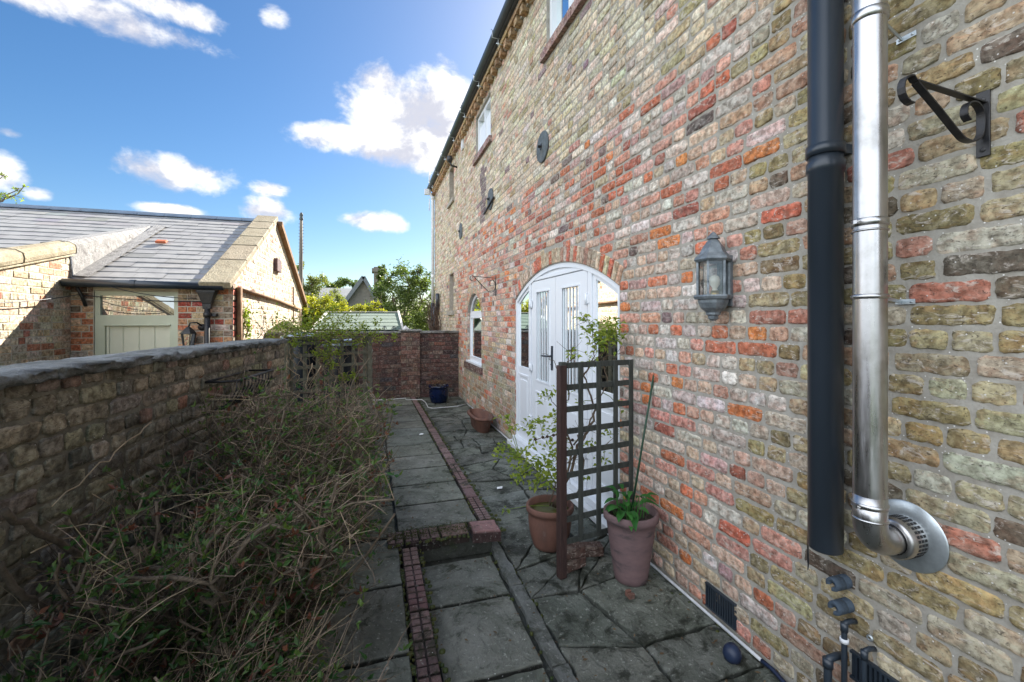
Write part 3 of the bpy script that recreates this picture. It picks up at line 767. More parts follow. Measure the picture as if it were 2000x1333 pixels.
# ---- arched door set
A = DOOR; P0, P1 = 2.915, 5.445
L1 = (4.178, 4.875); L2 = (3.478, 4.172); LT = 2.035; LB = .13
df = MB()
def side_glass(a0, a1, zb, ins):
    p = [(a0, zb), (a1, zb)]
    for i in range(7):
        a = a1-(a1-a0)*i/6; p.append((a, A.top(a, ins)-.0))
    return p
sg1 = side_glass(4.99, 5.36, 1.02, .085); sg2 = side_glass(2.995, 3.335, 1.02, .085)
plate(df, hw, A.loop(0., 28), [rect(L2[0]-.004, L1[1]+.004, LB-.02, LT+.006), sg1, sg2], -.12, -.03)
# proud outer frame strip following the arch
lpo = A.loop(0., 28); lpi = A.loop(.05, 28)
n = len(lpo)
df.add([hw(a,z,-.012) for a,z in lpo]+[hw(a,z,-.012) for a,z in lpi]+[hw(a,z,-.031) for a,z in lpi], [(i,(i+1)%n,n+(i+1)%n,n+i) for i in range(1,n)]+[(n+i,n+(i+1)%n,2*n+(i+1)%n,2*n+i) for i in range(1,n)])
for a in (L2[0]-.055, L1[1]+.055): bar2(df, hw, a-.035, a+.035, .12, LT+.02, -.06, -.014)
bar2(df, hw, L2[0]-.02, L1[1]+.02, LT+.008, LT+.045, -.06, -.016)
bar2(df, hw, P0+.01, P1-.01, .072, .128, -.12, .045)
for (a0,a1) in ((4.985,5.365),(2.99,3.34)):     # solid lower panels of the side lights
    sash(df, hw, a0, a1, .24, .93, .03, -.045, -.018); bar2(df, hw, a0+.07, a1-.07, .31, .86, -.05, -.022)
dfo = df.build('door_frame', 'white_upvc', house, bevel=.004)
for sg in (sg1, sg2):
    gp = MB(); gp.add([hw(a,z,-.040) for a,z in sg], [tuple(range(len(sg)))]); gp.build('glass_pane', 'glass', dfo)
    bd = MB()
for (a0, a1), s_ in ((L1, 1), (L2, -1)):
    lf = MB(); g0, g1, gz0, gz1 = a0+.165, a1-.165, .93, 1.905
    plate(lf, hw, rect(a0,a1,LB,LT), [rect(g0,g1,gz0,gz1)], -.09, -.022)
    sash(lf, hw, g0-.022, g1+.022, gz0-.022, gz1+.022, .022, -.03, -.014)
    for q in range(1, 5):
        aa = g0+(g1-g0)*q/5; bar2(lf, hw, aa-.009, aa+.009, gz0+.004, gz1-.004, -.034, -.027)
    sash(lf, hw, a0+.13, a1-.13, .27, .80, .022, -.04, -.012); bar2(lf, hw, a0+.19, a1-.19, .33, .74, -.04, -.015)
    bar2(lf, hw, a0+.001, a1-.001, .135, .20, -.03, -.010)
    lo2 = lf.build('door', 'white_upvc', house, bevel=.004, label='left leaf of the white double door, with the black handle' if s_ > 0 else 'right leaf of the white double door')
    gp = MB(); gp.add([hw(a,z,-.036) for a,z in rect(g0,g1,gz0,gz1)], [(0,1,2,3)]); gp.build('glass_pane', 'glass', lo2)
    for hz in (.45, 1.05, 1.78):
        hg = MB(); aa = a1+.01 if s_ > 0 else a0-.01
        hg.tube([hw(aa,hz-.05,-.004), hw(aa,hz+.05,-.004)], .012, 8); bar2(hg, hw, aa-.045, aa+.045, hz-.04, hz+.04, -.016, -.008); hg.build('hinge', 'white_upvc', lo2)
    if s_ > 0:
        hd = MB(); aa = a0+.075
        bar2(hd, hw, aa-.016, aa+.016, 1.08, 1.33, -.022, -.008)
        hd.tube([hw(aa,1.225,-.01), hw(aa,1.225,.045), hw(aa+.02,1.225,.05), hw(aa+.125,1.222,.05)], .010, 8)
        hd.lathe([(.0,.006),(.008,.006),(.008,0)], hw(aa,1.14,-.006), 10, axis=hw.N)
        hd.build('handle', 'black_plastic', lo2, bevel=.002)
sl = MB(); bar2(sl, hw, P0-.02, P1+.03, .015, .068, -.02, .10); sl.build('doorstep', 'white_sill', house, bevel=.006)
# air bricks (black grilles)
for (a0,a1,q0,q1) in ((1.80,2.01,.035,.165),(1.01,1.235,.235,.34)):
    ab = MB(); bar2(ab, hw, a0, a1, q0, q1, -.02, .004); k = 0
    while a0+.012+k*.017 < a1-.01:
        aa = a0+.012+k*.017; bar2(ab, hw, aa, aa+.008, q0+.008, q1-.008, .0045, .014); k += 1
    bar2(ab, hw, a0, a1, q1-.009, q1, .0045, .016); bar2(ab, hw, a0, a1, q0, q0+.009, .0045, .016)
    ab.build('air_brick', 'black_plastic', house)
# ================================================================== THINGS ON THE HOUSE WALL
def plate_disc(Y, z, r, label, rod=False):
    t = thing('pattress_plate', label, 'wall plate', (W,Y,z), 'round iron tie plates on the house wall')
    d = MB(); d.lathe([(0,.020),(r*.25,.022),(r*.3,.016),(r*.8,.010),(r*.97,.012),(r,.006),(r,0)], (W-.008,Y,z), 40, axis=(-1,0,0))
    d.build('disc', 'grey_iron', t)
    n_ = MB(); n_.lathe([(0,.06),(.014,.058),(.016,.03),(.034,.028),(.036,.018)], (W-.008,Y,z), 6, axis=(-1,0,0), smooth=False); n_.build('nut', 'black_iron', t)
    return t
plate_disc(4.45, 3.45, .165, 'large round iron tie plate nearest the camera, above the arched doors')
plate_disc(6.65, 3.46, .165, 'round iron tie plate with a black bar across it, middle one of the three')
plate_disc(9.05, 3.42, .165, 'smallest looking round iron tie plate, farthest along the wall')
mb = MB(); mb.bar((W-.03,6.38,3.42), (W-.03,6.98,3.30), .03, .02); mb.build('iron_bar', 'black_iron', label='short black iron bar lying across the middle round tie plate', cat='iron bar')
def bracket(name, label, Y, z, h, reach, mat='black_iron', wd=.019, th=.004, scale=1.):
    t = thing(name, label, 'bracket', (W,Y,z-h), 'black iron scroll brackets on the house wall')
    pl = MB(); pl.box((W-.008,Y-.016,z-h), (W-.002,Y+.016,z)); 
    for zz in (z-.025, z-h+.02): pl.lathe([(0,.004),(.006,.003),(.008,0)], (W-.008,Y,zz), 10, axis=(-1,0,0))
    pl.build('back_plate', mat, t, bevel=.001)
    def strip(pts, name):
        m2 = MB(); vs = []
        P = [Vector((W-.008-a, Y, z+b_)) for a, b_ in pts]
        for i, p in enumerate(P):
            d = (P[min(i+1,len(P)-1)]-P[max(i-1,0)]).normalized(); nn = Vector((-d.z,0,d.x))*th/2
            for sy in (-wd/2, wd/2):
                for s2 in (-1, 1): vs.append(p+nn*s2+Vector((0,sy,0)))
        f = []
        for i in range(len(P)-1):
            o = i*4; f += [(o,o+4,o+5,o+1),(o+2,o+3,o+7,o+6),(o,o+2,o+6,o+4),(o+1,o+5,o+7,o+3)]
        f += [(0,1,3,2), (len(P)*4-4,len(P)*4-2,len(P)*4-1,len(P)*4-3)]
        m2.add(vs, f); m2.build(name, mat, t)
    q = reach
    # top arm with hook curl at its tip
    top = [(0,-.035)]+[(q*.92*i/6, -.035+.018*i/6) for i in range(1,7)]
    cx, cz, r = q*.96, -.045, .038*scale
    top += [(cx+r*math.sin(a), cz+r*math.cos(a)) for a in [i*.42-.1 for i in range(9)]]
    strip(top, 'arm')
    lowp = [(q*.9,-.022),(q*.62,-h*.42),(q*.36,-h*.72),(q*.26,-h*.80),(q*.14,-h*.80),(q*.05,-h*.70),(q*.015,-h*.5),(q*.03,-h*.33),(q*.10,-h*.22),(q*.19,-h*.22),(q*.25,-h*.30),(q*.26,-h*.42),(q*.21,-h*.50)]
    # smooth the polyline
    def cr(P, n=5):
        o = []
        for i in range(len(P)-1):
            p0 = P[max(i-1,0)]; p1 = P[i]; p2 = P[i+1]; p3 = P[min(i+2,len(P)-1)]
            for k in range(n):
                t_ = k/n; o.append(tuple(.5*((2*p1[j])+(-p0[j]+p2[j])*t_+(2*p0[j]-5*p1[j]+4*p2[j]-p3[j])*t_*t_+(-p0[j]+3*p1[j]-3*p2[j]+p3[j])*t_**3) for j in range(2)))
        return o+[P[-1]]
    strip(cr(lowp), 'scroll')
    return t
bracket('hanging_bracket', 'black iron scroll bracket at the right edge, beside the steel flue', .85, 2.285, .195, .33)
bracket('hanging_bracket', 'black iron scroll bracket between the arched window and the arched doors', 6.36, 2.25, .30, .36, wd=.014, th=.008)
# ---- soil pipe
bp_ = onX(1612, 620, W-.085); PX, PY = W-.085, bp_.y
t = thing('soil_pipe', 'thick black plastic pipe running down the house wall and ending in a torn cut', 'pipe', (PX,PY,.70))
p = MB(); r = .058
p.lathe([(r,5.28),(r,2.21),(r+.006,2.205),(r+.006,2.17),(r,2.165),(r,.72),(r-.006,.715),(r-.006,1.2)], (PX,PY,0), 40)
p.build('pipe', 'black_plastic', t)
c_ = MB(); c_.lathe([(r+.001,-.02),(r+.007,-.02),(r+.007,.02),(r+.001,.02)], (PX,PY,2.25), 40); c_.box((PX+.01,PY-.045,2.235), (W-.002,PY-.015,2.27)); c_.build('bracket', 'black_plastic', t)
tr_ = MB(); tr_.add([(PX-.035,PY+.044,.74),(PX-.022,PY+.053,.74),(PX-.02,PY+.05,.64),(PX-.028,PY+.047,.615),(PX-.048,PY+.036,.62),(PX-.038,PY+.042,.69)], [(0,1,2,3,4,5)])
tr_.add([(PX-.037,PY+.046,.74),(PX-.024,PY+.055,.74),(PX-.022,PY+.052,.665),(PX-.03,PY+.049,.64),(PX-.044,PY+.040,.65),(PX-.04,PY+.044,.69)], [(5,4,3,2,1,0)]); tr_.build('torn_strip', 'black_plastic', t)
# ---- steel flue
tc_ = onX(1775, 1045, W); FY, FZ = tc_.y, tc_.z; FXp = onY(1699, 600, FY).x; fr_ = .046
t = thing('flue_pipe', 'shiny steel flue pipe rising beside the black pipe from a round wall plate', 'flue', (FXp,FY,FZ))
p = MB(); p.lathe([(fr_,FZ+.10),(fr_,5.6)], (FXp,FY,0), 48)
p.build('pipe', 'steel', t)
el_ = MB(); rr = .075; pts = [(FXp,FY,FZ+.16)]
for i in range(0, 7):
    a = R(90*i/6); pts.append((FXp+rr-rr*math.cos(a), FY, FZ+rr-rr*math.sin(a)))
pts.append((W-.02,FY,FZ)); el_.tube(pts, fr_+.001, 40); 
el_.build('elbow', 'steel', t)
for zb, hh, kk in ((onY(1699,35,FY).z,.03,0),(onY(1699,436,FY).z,.022,1),(onY(1699,452,FY).z,.004,0),(onY(1699,580,FY).z,.012,0),(onY(1699,985,FY).z,.014,1),(onY(1699,1012,FY).z,.006,0)):
    c_ = MB(); c_.lathe([(fr_,-hh/2-.002),(fr_+.004,-hh/2),(fr_+.0045,0),(fr_+.004,hh/2),(fr_,hh/2+.002)], (FXp,FY,zb), 48)
    if kk: c_.box((FXp-fr_-.018,FY-.004,zb-.006), (FXp-fr_+.002,FY+.008,zb+.006)); c_.tube([(FXp-fr_-.014,FY-.012,zb),(FXp-fr_-.014,FY+.018,zb)], .003, 6)
    c_.build('clamp_band', 'steel', t)
wp = MB(); wp.lathe([(.05,.008),(.075,.006),(.112,.004),(.116,.0)], (W-.007,FY,FZ), 60, axis=(-1,0,0)); wp.build('wall_plate', 'zinc', t)
cg = MB(); cg.lathe([(.050,.078),(.058,.078),(.066,.070),(.066,.0)], (W-.012,FY,FZ), 60, axis=(-1,0,0))
for rg in range(3):
    for i in range(30):
        a = 2*math.pi*i/30
        u_ = Vector((0,math.cos(a),math.sin(a))); v_ = Vector((0,-math.sin(a),math.cos(a)))
        c0 = Vector((W-.026-rg*.015,FY,FZ))+u_*.0665
        cg.obox(c0, v_*.0042, Vector((.0055,0,0)), u_*.0006, m=1)
cg.build('vent_collar', ['steel','interior'], t)
def strap(pu, pv, zc):
    s_ = MB(); w0 = onX(pu, pv, W-.006)
    s_.bar((FXp+fr_*.6,FY-.02,w0.z+.012), (W-.008,w0.y+.012,w0.z), .004, .012)
    s_.obox(w0, (0,.030,0), (.002,0,0), (0,0,.009))
    for e in (-.019,.019): s_.lathe([(0,.003),(.004,.002),(.005,0)], (w0.x-.002,w0.y+e,w0.z), 8, axis=(-1,0,0))
    s_.build('wall_strap', 'zinc', t, bevel=.001)
strap(1770, 74, 0); strap(1768, 590, 0)
# ---- wall lantern
LY = 2.19; lx = W-.085
lc = onX(1393, 540, lx); LY = lc.y
t = thing('wall_lantern', 'weathered grey metal half lantern with clear panes, on the brick wall right of the doors', 'wall lamp', (W,LY,1.60))
z_ = lambda v: onX(1393, v, lx).z
def ring(mb, prof, n=6, rot=R(30), xc=lx):
    mb.lathe(prof, (xc,LY,0), n, arc=(rot, rot+2*math.pi), smooth=False)
roofL = MB(); ring(roofL, [(0,z_(452)),(.012,z_(456)),(.030,z_(464)),(.034,z_(467)),(.022,z_(468)),(.034,z_(474)),(.052,z_(484)),(.066,z_(495)),(.088,z_(503)),(.094,z_(508)),(.086,z_(512)),(.0,z_(512))], 6)
roofL.build('lamp_roof', 'lead_lantern', t, bevel=.002)
fl = MB(); 
for i in range(6):
    a = R(30)+i*math.pi/3; fl.tube([(lx+.076*math.cos(a),LY+.076*math.sin(a),z_(510)),(lx+.076*math.cos(a),LY+.076*math.sin(a),z_(578))], .0075, 4)
ring(fl, [(0,z_(577)),(.092,z_(577)),(.096,z_(580)),(.090,z_(585)),(.0,z_(586))]); fl.box((lx+.068,LY-.045,z_(598)), (W-.002,LY+.045,z_(500)))
fl.build('lamp_frame', 'lead_lantern', t)
gl_ = MB()
for i in range(6):
    a0, a1 = R(30)+i*math.pi/3, R(30)+(i+1)*math.pi/3
    if math.cos((a0+a1)/2) > .6: continue
    q = [(lx+.071*math.cos(a),LY+.071*math.sin(a)) for a in (a0,a1)]
    gl_.add([(q[0][0],q[0][1],z_(577)),(q[1][0],q[1][1],z_(577)),(q[1][0],q[1][1],z_(511)),(q[0][0],q[0][1],z_(511))], [(0,1,2,3)])
gl_.build('lamp_glass', 'clear_glass', t)
bo = MB(); ring(bo, [(.074,z_(586)),(.072,z_(592)),(.060,z_(602)),(.040,z_(609)),(.036,z_(611)),(.036,z_(615)),(.026,z_(617)),(.024,z_(623)),(.012,z_(627)),(0,z_(627))], 12)
bo.build('lamp_base', 'lead_lantern', t)
bu = MB(); bu.lathe([(.012,z_(574)),(.014,z_(568)),(.012,z_(563)),(.024,z_(556)),(.027,z_(547)),(.020,z_(540)),(0,z_(537))], (lx+.01,LY,0), 16); bu.build('bulb', 'bulb', t)
ho = MB(); ho.lathe([(.02,z_(578)),(.02,z_(568)),(0,z_(568))], (lx+.01,LY,0), 12); ho.build('bulb_holder', 'brass', t)
# ---- foam-covered pipe stubs and little black pipes
for (u, v, lab) in ((1636,1133,'upper grey foam covered pipe stub poking out of the wall'),(1640,1179,'lower grey foam covered pipe stub poking out of the wall')):
    c0 = onX(u+18, v+2, W); s_ = MB(); s_.lathe([(.011,-.0),(.011,.078),(.024,.078),(.0255,.072),(.0255,.034),(.023,.032),(.0255,.030),(.0255,0)], (W-.002,c0.y,c0.z), 24, axis=(-1,0,0), arc=(R(-95),R(205)))
    s_.lathe([(0,.06),(.010,.06),(.010,0)], (W-.002,c0.y,c0.z), 12, axis=(-1,0,0), m=1)
    s_.build('pipe_stub', ['foam_grey','brass'], label=lab, cat='pipe stub', group='foam covered pipe stubs')
def smallpipe(u, v, off, r, lab, clip=None):
    c0 = onX(u, v, W-off); t = thing('overflow_pipe', lab, 'pipe', (c0.x,c0.y,0), 'thin black pipes low on the house wall')
    m2 = MB(); m2.tube([(W-.002,c0.y-.004,c0.z),(W-off*.5,c0.y,c0.z+.002),(W-off+.006,c0.y,c0.z),(W-off,c0.y,c0.z-.012),(W-off,c0.y,.01)], r, 12); m2.build('pipe', 'black_plastic', t)
    m2 = MB(); m2.tube([(W-off,c0.y,c0.z+.002),(W-off,c0.y,c0.z-.03)], r*1.3, 12); m2.build('elbow', 'black_plastic', t)
    if clip: 
        zc = onX(u, clip, W-off).z; m2 = MB(); m2.lathe([(r+.001,-.008),(r+.005,-.008),(r+.005,.008),(r+.001,.008)], (W-off,c0.y,zc), 16); m2.build('clip', 'paper_white', t)
smallpipe(1649, 1218, .055, .010, 'tallest thin black pipe low on the wall, with a white clip', 1251)
smallpipe(1617, 1288, .085, .014, 'thicker short black elbow pipe at the bottom, nearest the white cable')
smallpipe(1688, 1272, .05, .009, 'thin black pipe in front of the black air brick')
o_ = MB(); c0 = onX(1700, 1246, W-.004); o_.lathe([(.004,.006),(.0075,.008),(.011,.006),(.0115,0)], c0, 20, axis=(-1,0,0)); o_.build('cable_grommet', 'zinc', label='small metal ring set in the wall above the lower air brick', cat='grommet')
# blue cap
c0 = onZ(1430, 1290, 0.0); b_ = MB(); b_.lathe([(0,.075),(.02,.072),(.036,.055),(.042,.03),(.036,.008),(.025,0)], (c0.x-.0,c0.y,.0), 24); b_.build('round_cap', 'blue_rubber', label='small dark blue round cap on the paving by the air brick', cat='cap')
# security camera and vent under the eaves
t = thing('security_lamp', 'small black swivel lamp high on the wall near the eaves', 'wall lamp', (W,9.2,4.75))
m2 = MB(); c0 = onX(893, 318, W); m2.tube([(W,c0.y,c0.z-.1),(W-.12,c0.y,c0.z-.08),(W-.16,c0.y,c0.z)], .022, 8); m2.build('arm', 'black_iron', t)
m2 = MB(); m2.lathe([(0,.07),(.05,.06),(.065,.0),(.05,-.06),(0,-.07)], (W-.16,c0.y,c0.z+.06), 14); m2.build('lamp_head', 'black_iron', t)
c0 = onX(904, 281, W-.01); m2 = MB(); m2.box((W-.03,c0.y-.08,c0.z-.12), (W-.002,c0.y+.08,c0.z+.12)); m2.box((W-.036,c0.y-.06,c0.z-.1), (W-.031,c0.y+.06,c0.z+.1)); m2.build('alarm_box', 'white_sill', label='small pale vent box under the eaves beyond the upper window', cat='vent box')
# ---- white cable along the wall foot
cb = MB(); pts = []
px = [(722,782),(760,781),(792,778),(784+9,781),(815,781),(824,781),(831,786),(836,796),(845,798),(870,796),(893,794),(912,789)]
for (u, v) in px: q = onZ(u, v, .05 if u < 832 else .02); pts.append(q)
cb.tube(pts, .008, 6)
pts = [onZ(912,789,.02)]
for (u, v) in ((925,799),(985,850),(1040,899),(1100,951),(1160,1001),(1215,1048),(1280,1105),(1350,1166),(1410,1222),(1452,1258),(1490,1290)):
    q = onZ(u, v, .018); q.x = min(q.x, W-.03); pts.append(q)
cb.tube(pts, .0085, 8)
cb.build('white_cable', 'white_cable', label='thin white cable running along the foot of the house wall and back wall', cat='cable')
cb = MB(); q0 = pts[-1]; cb.tube([q0, q0+Vector((.005,-.06,-.002)), q0+Vector((-.01,-.14,-.004)), q0+Vector((-.03,-.24,-.006)), q0+Vector((-.05,-.45,-.006))], .010, 8); cb.build('dark_cable', 'blue_rubber', label='dark blue cable continuing the white cable at the bottom edge', cat='cable')
tg = MB(); c0 = onZ(1553, 1322, .03); tg.lathe([(0,.01),(.018,.008),(.022,0)], c0, 16); tg.build('cable_tag', 'zinc', label='small shiny disc beside the dark cable at the bottom edge', cat='tag')
#SPLIT2
# ================================================================== LEFT GARDEN WALL
LA = Vector((-1.265, 2.067, 0)); LB_ = Vector((-.861, 5.096, 0)); LU = (LB_-LA).normalized(); LN = Vector((LU.y, -LU.x, 0))
ZC = 1.404
OLD = [(4,(.27,.24,.185)),(4,(.33,.30,.22)),(.5,(.33,.20,.15)),(1.6,(.42,.37,.27)),(1.6,(.20,.18,.145)),(.3,(.38,.21,.15)),(1,(.36,.33,.22))]
def old_col(s, z, h):
    if s > 4.9 and random.random() < .45: return pick([(2,(.45,.40,.29)),(.7,(.42,.22,.15)),(2,(.42,.38,.29))])
    return pick(OLD)
lw = Frame(LA-LU*3.6, LU, LN); LL = 3.6+(LB_-LA).length
t = thing('garden_wall', 'old low wall of dark weathered bricks with a stone coping along the left side', 'wall', tuple(LA))
m2 = MB()
brickwork(m2, lw, 0, LL, .0, ZC-.04, .0875, lambda s,z,h: old_col(s-3.6+3.6,z,h), None, header=.4, relief=.0075, rough=1.5, lens=(.235,.11), pj=.012)
m2.add([lw(0,-.1),lw(LL,-.1),lw(LL,ZC-.035),lw(0,ZC-.035)], [(0,1,2,3)], m=1)
m2.add([lw(LL,-.1,0),lw(LL,-.1,-.28),lw(LL,ZC-.035,-.28),lw(LL,ZC-.035,0)], [(0,1,2,3)], m=1)
m2.add([lw(0,-.5,-.28),lw(LL,-.5,-.28),lw(LL,ZC-.035,-.28),lw(0,ZC-.035,-.28)], [(3,2,1,0)], m=1)
m2.build('wall', ['brick_old','mortar_old'], t)
# rough stone coping in several lengths
a = 0.; ci = 0
m2 = MB()
while a < LL-.05:
    L = random.uniform(.55,.95); e = min(a+L, LL+.02)
    nx, ny = max(4,int((e-a)/.018)), 12
    top = {}; sd = random.uniform(0,50)
    vs = []; w_ = ny+1
    def hgt(s, n): return ZC+.014*mnoise.noise(Vector((s*5+sd, n*5, 0)))+.008*mnoise.noise(Vector((s*22, n*22, sd)))
    # section: underside front, front face (3 rows), top, back face
    sec = [(-.03,-.040),(.030,-.042),(.042,-.036),(.045,-.022),(.044,-.009),(.038,-.001),(-.05,.004),(-.15,.006),(-.25,.004),(-.32,-.002),(-.345,-.02),(-.345,-.06)]
    ns = len(sec)
    for i in range(nx+1):
        s = a+.004+(e-a-.008)*i/nx
        for k_, (n_, dz) in enumerate(sec):
            front = 1 <= k_ <= 5
            nn = n_+(.030*mnoise.noise(Vector((s*9+sd, k_*.9, 3)))+.022*mnoise.noise(Vector((s*34, k_*1.7, 7)))+.010*mnoise.noise(Vector((s*90, k_*2.7, 7))) if front else 0)
            zz = dz+.010*mnoise.noise(Vector((s*6+sd, n_*6, 1)))+(.016*mnoise.noise(Vector((s*30, k_*2.3, 5))) if front else .004*mnoise.noise(Vector((s*30,n_*30,5))))
            endr = .012 if i in (0, nx) else 0
            vs.append(lw(s, ZC+zz-endr*(1 if k_ in range(4,11) else 0), nn-(endr if front else 0)))
    fs = [(i*ns+k_, (i+1)*ns+k_, (i+1)*ns+(k_+1)%ns, i*ns+(k_+1)%ns) for i in range(nx) for k_ in range(ns)]
    fs += [tuple(range(ns)), tuple(nx*ns+k_ for k_ in range(ns))[::-1]]
    m2.add(vs, fs, c=vary((1,1,1), .12), smooth=True)
    a = e
m2.build('coping', 'coping_stone', t)
# ---- back wall
YB = 9.32
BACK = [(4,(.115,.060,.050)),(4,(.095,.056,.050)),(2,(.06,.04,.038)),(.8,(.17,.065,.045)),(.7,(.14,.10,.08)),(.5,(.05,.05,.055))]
t = thing('back_wall', 'red brick wall with a flat pier closing the far end of the yard', 'wall', (0,YB,0))
fb = Frame((0,YB,0), (1,0,0), (0,-1,0)); m2 = MB()
zt1 = 1.345
xP0 = onY(783,700,YB).x; xP1 = onY(820,700,YB).x
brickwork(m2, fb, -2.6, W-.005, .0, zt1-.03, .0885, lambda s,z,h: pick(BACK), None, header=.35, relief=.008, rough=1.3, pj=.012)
m2.add([fb(-2.6,-.1),fb(W,-.1),fb(W,zt1-.02),fb(-2.6,zt1-.02)], [(0,1,2,3)], m=1)
m2.add([fb(-2.6,-.1,-.22),fb(W-.01,-.1,-.22),fb(W-.01,zt1-.02,-.22),fb(-2.6,zt1-.02,-.22)], [(3,2,1,0)], m=1)
fpp = Frame((0,YB-.07,0), (1,0,0), (0,-1,0))
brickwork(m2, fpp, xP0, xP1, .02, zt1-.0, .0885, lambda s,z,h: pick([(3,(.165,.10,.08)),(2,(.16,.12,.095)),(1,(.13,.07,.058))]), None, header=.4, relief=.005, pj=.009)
m2.box((xP0,YB-.0695,-.05), (xP1,YB+.0,zt1+.003), m=1)
m2.build('wall', ['brick_back','mortar_back'], t)
m2 = MB()
x = -2.6
while x < W-.05:
    e = min(x+.42, W-.004); m2.box((x+.003,YB-.045,zt1-.02+random.uniform(-.003,.003)), (e-.003,YB+.25,zt1+.022+random.uniform(-.003,.003)), c=vary((1,1,1),.15)); x = e
m2.box((xP0-.03,YB-.115,zt1+.0255), (xP1+.03,YB+.26,zt1+.058))
m2.build('coping', 'coping_stone', t, bevel=.006)
m2 = MB(); c0 = onY(787,650,YB+.05); m2.tube([c0+Vector((.0,0,.03)), c0+Vector((.05,.02,.10)), c0+Vector((.12,.05,.04)), c0+Vector((.30,.06,.02)), c0+Vector((.42,.06,.012))], [.03,.05,.035,.02,.012], 8)
m2.build('plastic_sack', 'paper_white', label='crumpled pale plastic sack lying on top of the brick pier', cat='sack')
# low side wall behind the trellis and raised bed
t = thing('raised_bed', 'low raised bed of mossy brick at the foot of the dark trellis', 'raised bed', (-.5,6,0))
m2 = MB(); f3 = Frame((-.03,5.0,0), (0,1,0), (1,0,0)); brickwork(m2, f3, 0, 1.7, 0, .30, .08, lambda s,z,h: pick(OLD), relief=.008, rough=1.6)
m2.box((-.9,5.0,-.04), (-.031,6.7,.29), m=1); f3 = Frame((-.9,5.0,0), (1,0,0), (0,-1,0)); brickwork(m2, f3, 0, .87, 0, .30, .08, lambda s,z,h: pick(OLD), relief=.008, rough=1.6)
m2.build('bed_wall', ['brick_old','mortar_old'], t)
m2 = MB(); m2.box((-.88,5.02,.2901), (-.05,6.68,.31)); m2.build('bed_soil', 'soil', t)
# ---- far trellis
TA = Vector((-.946,5.92,0)); TB = Vector((-.06,6.31,0)); TU = (TB-TA).normalized(); TN = Vector((TU.y,-TU.x,0))
t = thing('trellis_panel', 'weathered grey-green square trellis panel standing across the bins, overgrown with a climber', 'trellis', tuple((TA+TB)/2), 'square garden trellises')
ft = Frame(TA, TU, TN); TL = (TB-TA).length; zt = 1.37
for i in range(8):
    m2 = MB(); z = zt-.06-.148*i; bar2(m2, ft, -.02, TL, z-.019, z+.019, 0, .014); m2.build('rail', 'far_trellis_wood', t)
for i in range(7):
    m2 = MB(); a = .03+(TL-.06)*i/6; bar2(m2, ft, a-.02, a+.02, .26, zt-.02, -.015, -.001); m2.build('upright', 'far_trellis_wood', t)
for a in (-.03, TL+.03):
    m2 = MB(); bar2(m2, ft, a-.027, a+.027, .0, zt+.03, -.03, .022); m2.build('post', 'far_trellis_wood', t)
m2 = MB(); bar2(m2, ft, -.05, TL+.05, zt-.02, zt+.02, -.035, .024); m2.build('top_rail', 'far_trellis_wood', t)
# second panel seen edge-on, running back from the right post
t = thing('trellis_panel', 'narrow trellis panel seen edge-on, running back from the right post of the far trellis', 'trellis', (TB.x,TB.y,0), 'square garden trellises')
fs2 = Frame((TB.x+.05,TB.y+.04,0), (.02,1,0), (1,0,0))
for i in range(8):
    m2 = MB(); z = zt-.10-.148*i; bar2(m2, fs2, 0, .9, z-.019, z+.019, 0, .014); m2.build('rail', 'far_trellis_wood', t)
for i in range(6):
    m2 = MB(); a = .03+.84*i/5; bar2(m2, fs2, a-.018, a+.018, .05, zt-.02, -.015, -.001); m2.build('upright', 'far_trellis_wood', t)
# bins behind
def wbin(x, y, lab, c, h=1.30):
    t = thing('water_butt', lab, 'barrel', (x,y,0), 'dark barrels behind the far trellis')
    m2 = MB(); m2.lathe([(0,.02),(.20,.02),(.22,.3),(.245,.7),(.235,h-.15),(.225,h-.08),(0,h-.08)], (x,y,0), 28); m2.build('barrel', 'bin_plastic', t)
    m2 = MB(); m2.lathe([(.245,h-.10),(.255,h-.08),(.25,h-.05),(.15,h-.01),(.0,h+.01)], (x,y,0), 28); m2.build('lid', c, t)
wbin(-.42, 6.9, 'dark barrel with a shiny pale lid behind the far trellis, on the right', 'bin_lid', 1.33); wbin(-.98, 7.0, 'dark barrel with a pale lid behind the far trellis, on the left', 'bin_lid', 1.42)
# ================================================================== LEFT OUTBUILDING
YF = 7.3; XC = -1.9; ze = 2.10; SL = .484; YR = 10.4; zr = 2.13+SL*(YR-YF)+.0
XW = -3.76; XL = -10.
ob = thing('outbuilding', 'low brick outbuilding with a pale slate roof and stone verge beyond the left garden wall', 'outbuilding', (-4,YF,-.4))
OUT = [(4,(.62,.47,.29)),(3,(.60,.34,.19)),(2,(.58,.22,.11)),(1.5,(.60,.47,.32)),(.7,(.22,.15,.11)),(.7,(.58,.52,.44))]
m2 = MB()
ff = Frame((0,YF,0), (1,0,0), (0,-1,0))
dx0 = onY(183,600,YF).x; dx1 = onY(347,600,YF).x; dz1 = onY(265,569,YF).z
brickwork(m2, ff, XW+.004, XC, -.42, ze, .085, lambda s,z,h: pick(OUT if s < -2.5 else OUT+[(3,(.36,.28,.2)),(1,(.4,.08,.06))]), lambda a,b_: [(dx0,dx1)] if a < dz1-.01 else [], relief=.006, header=.4)
plate(m2, ff, rect(XW, XC, -.5, ze+.02), [rect(dx0,dx1,-.45,dz1)], -.15, 0, m=1)
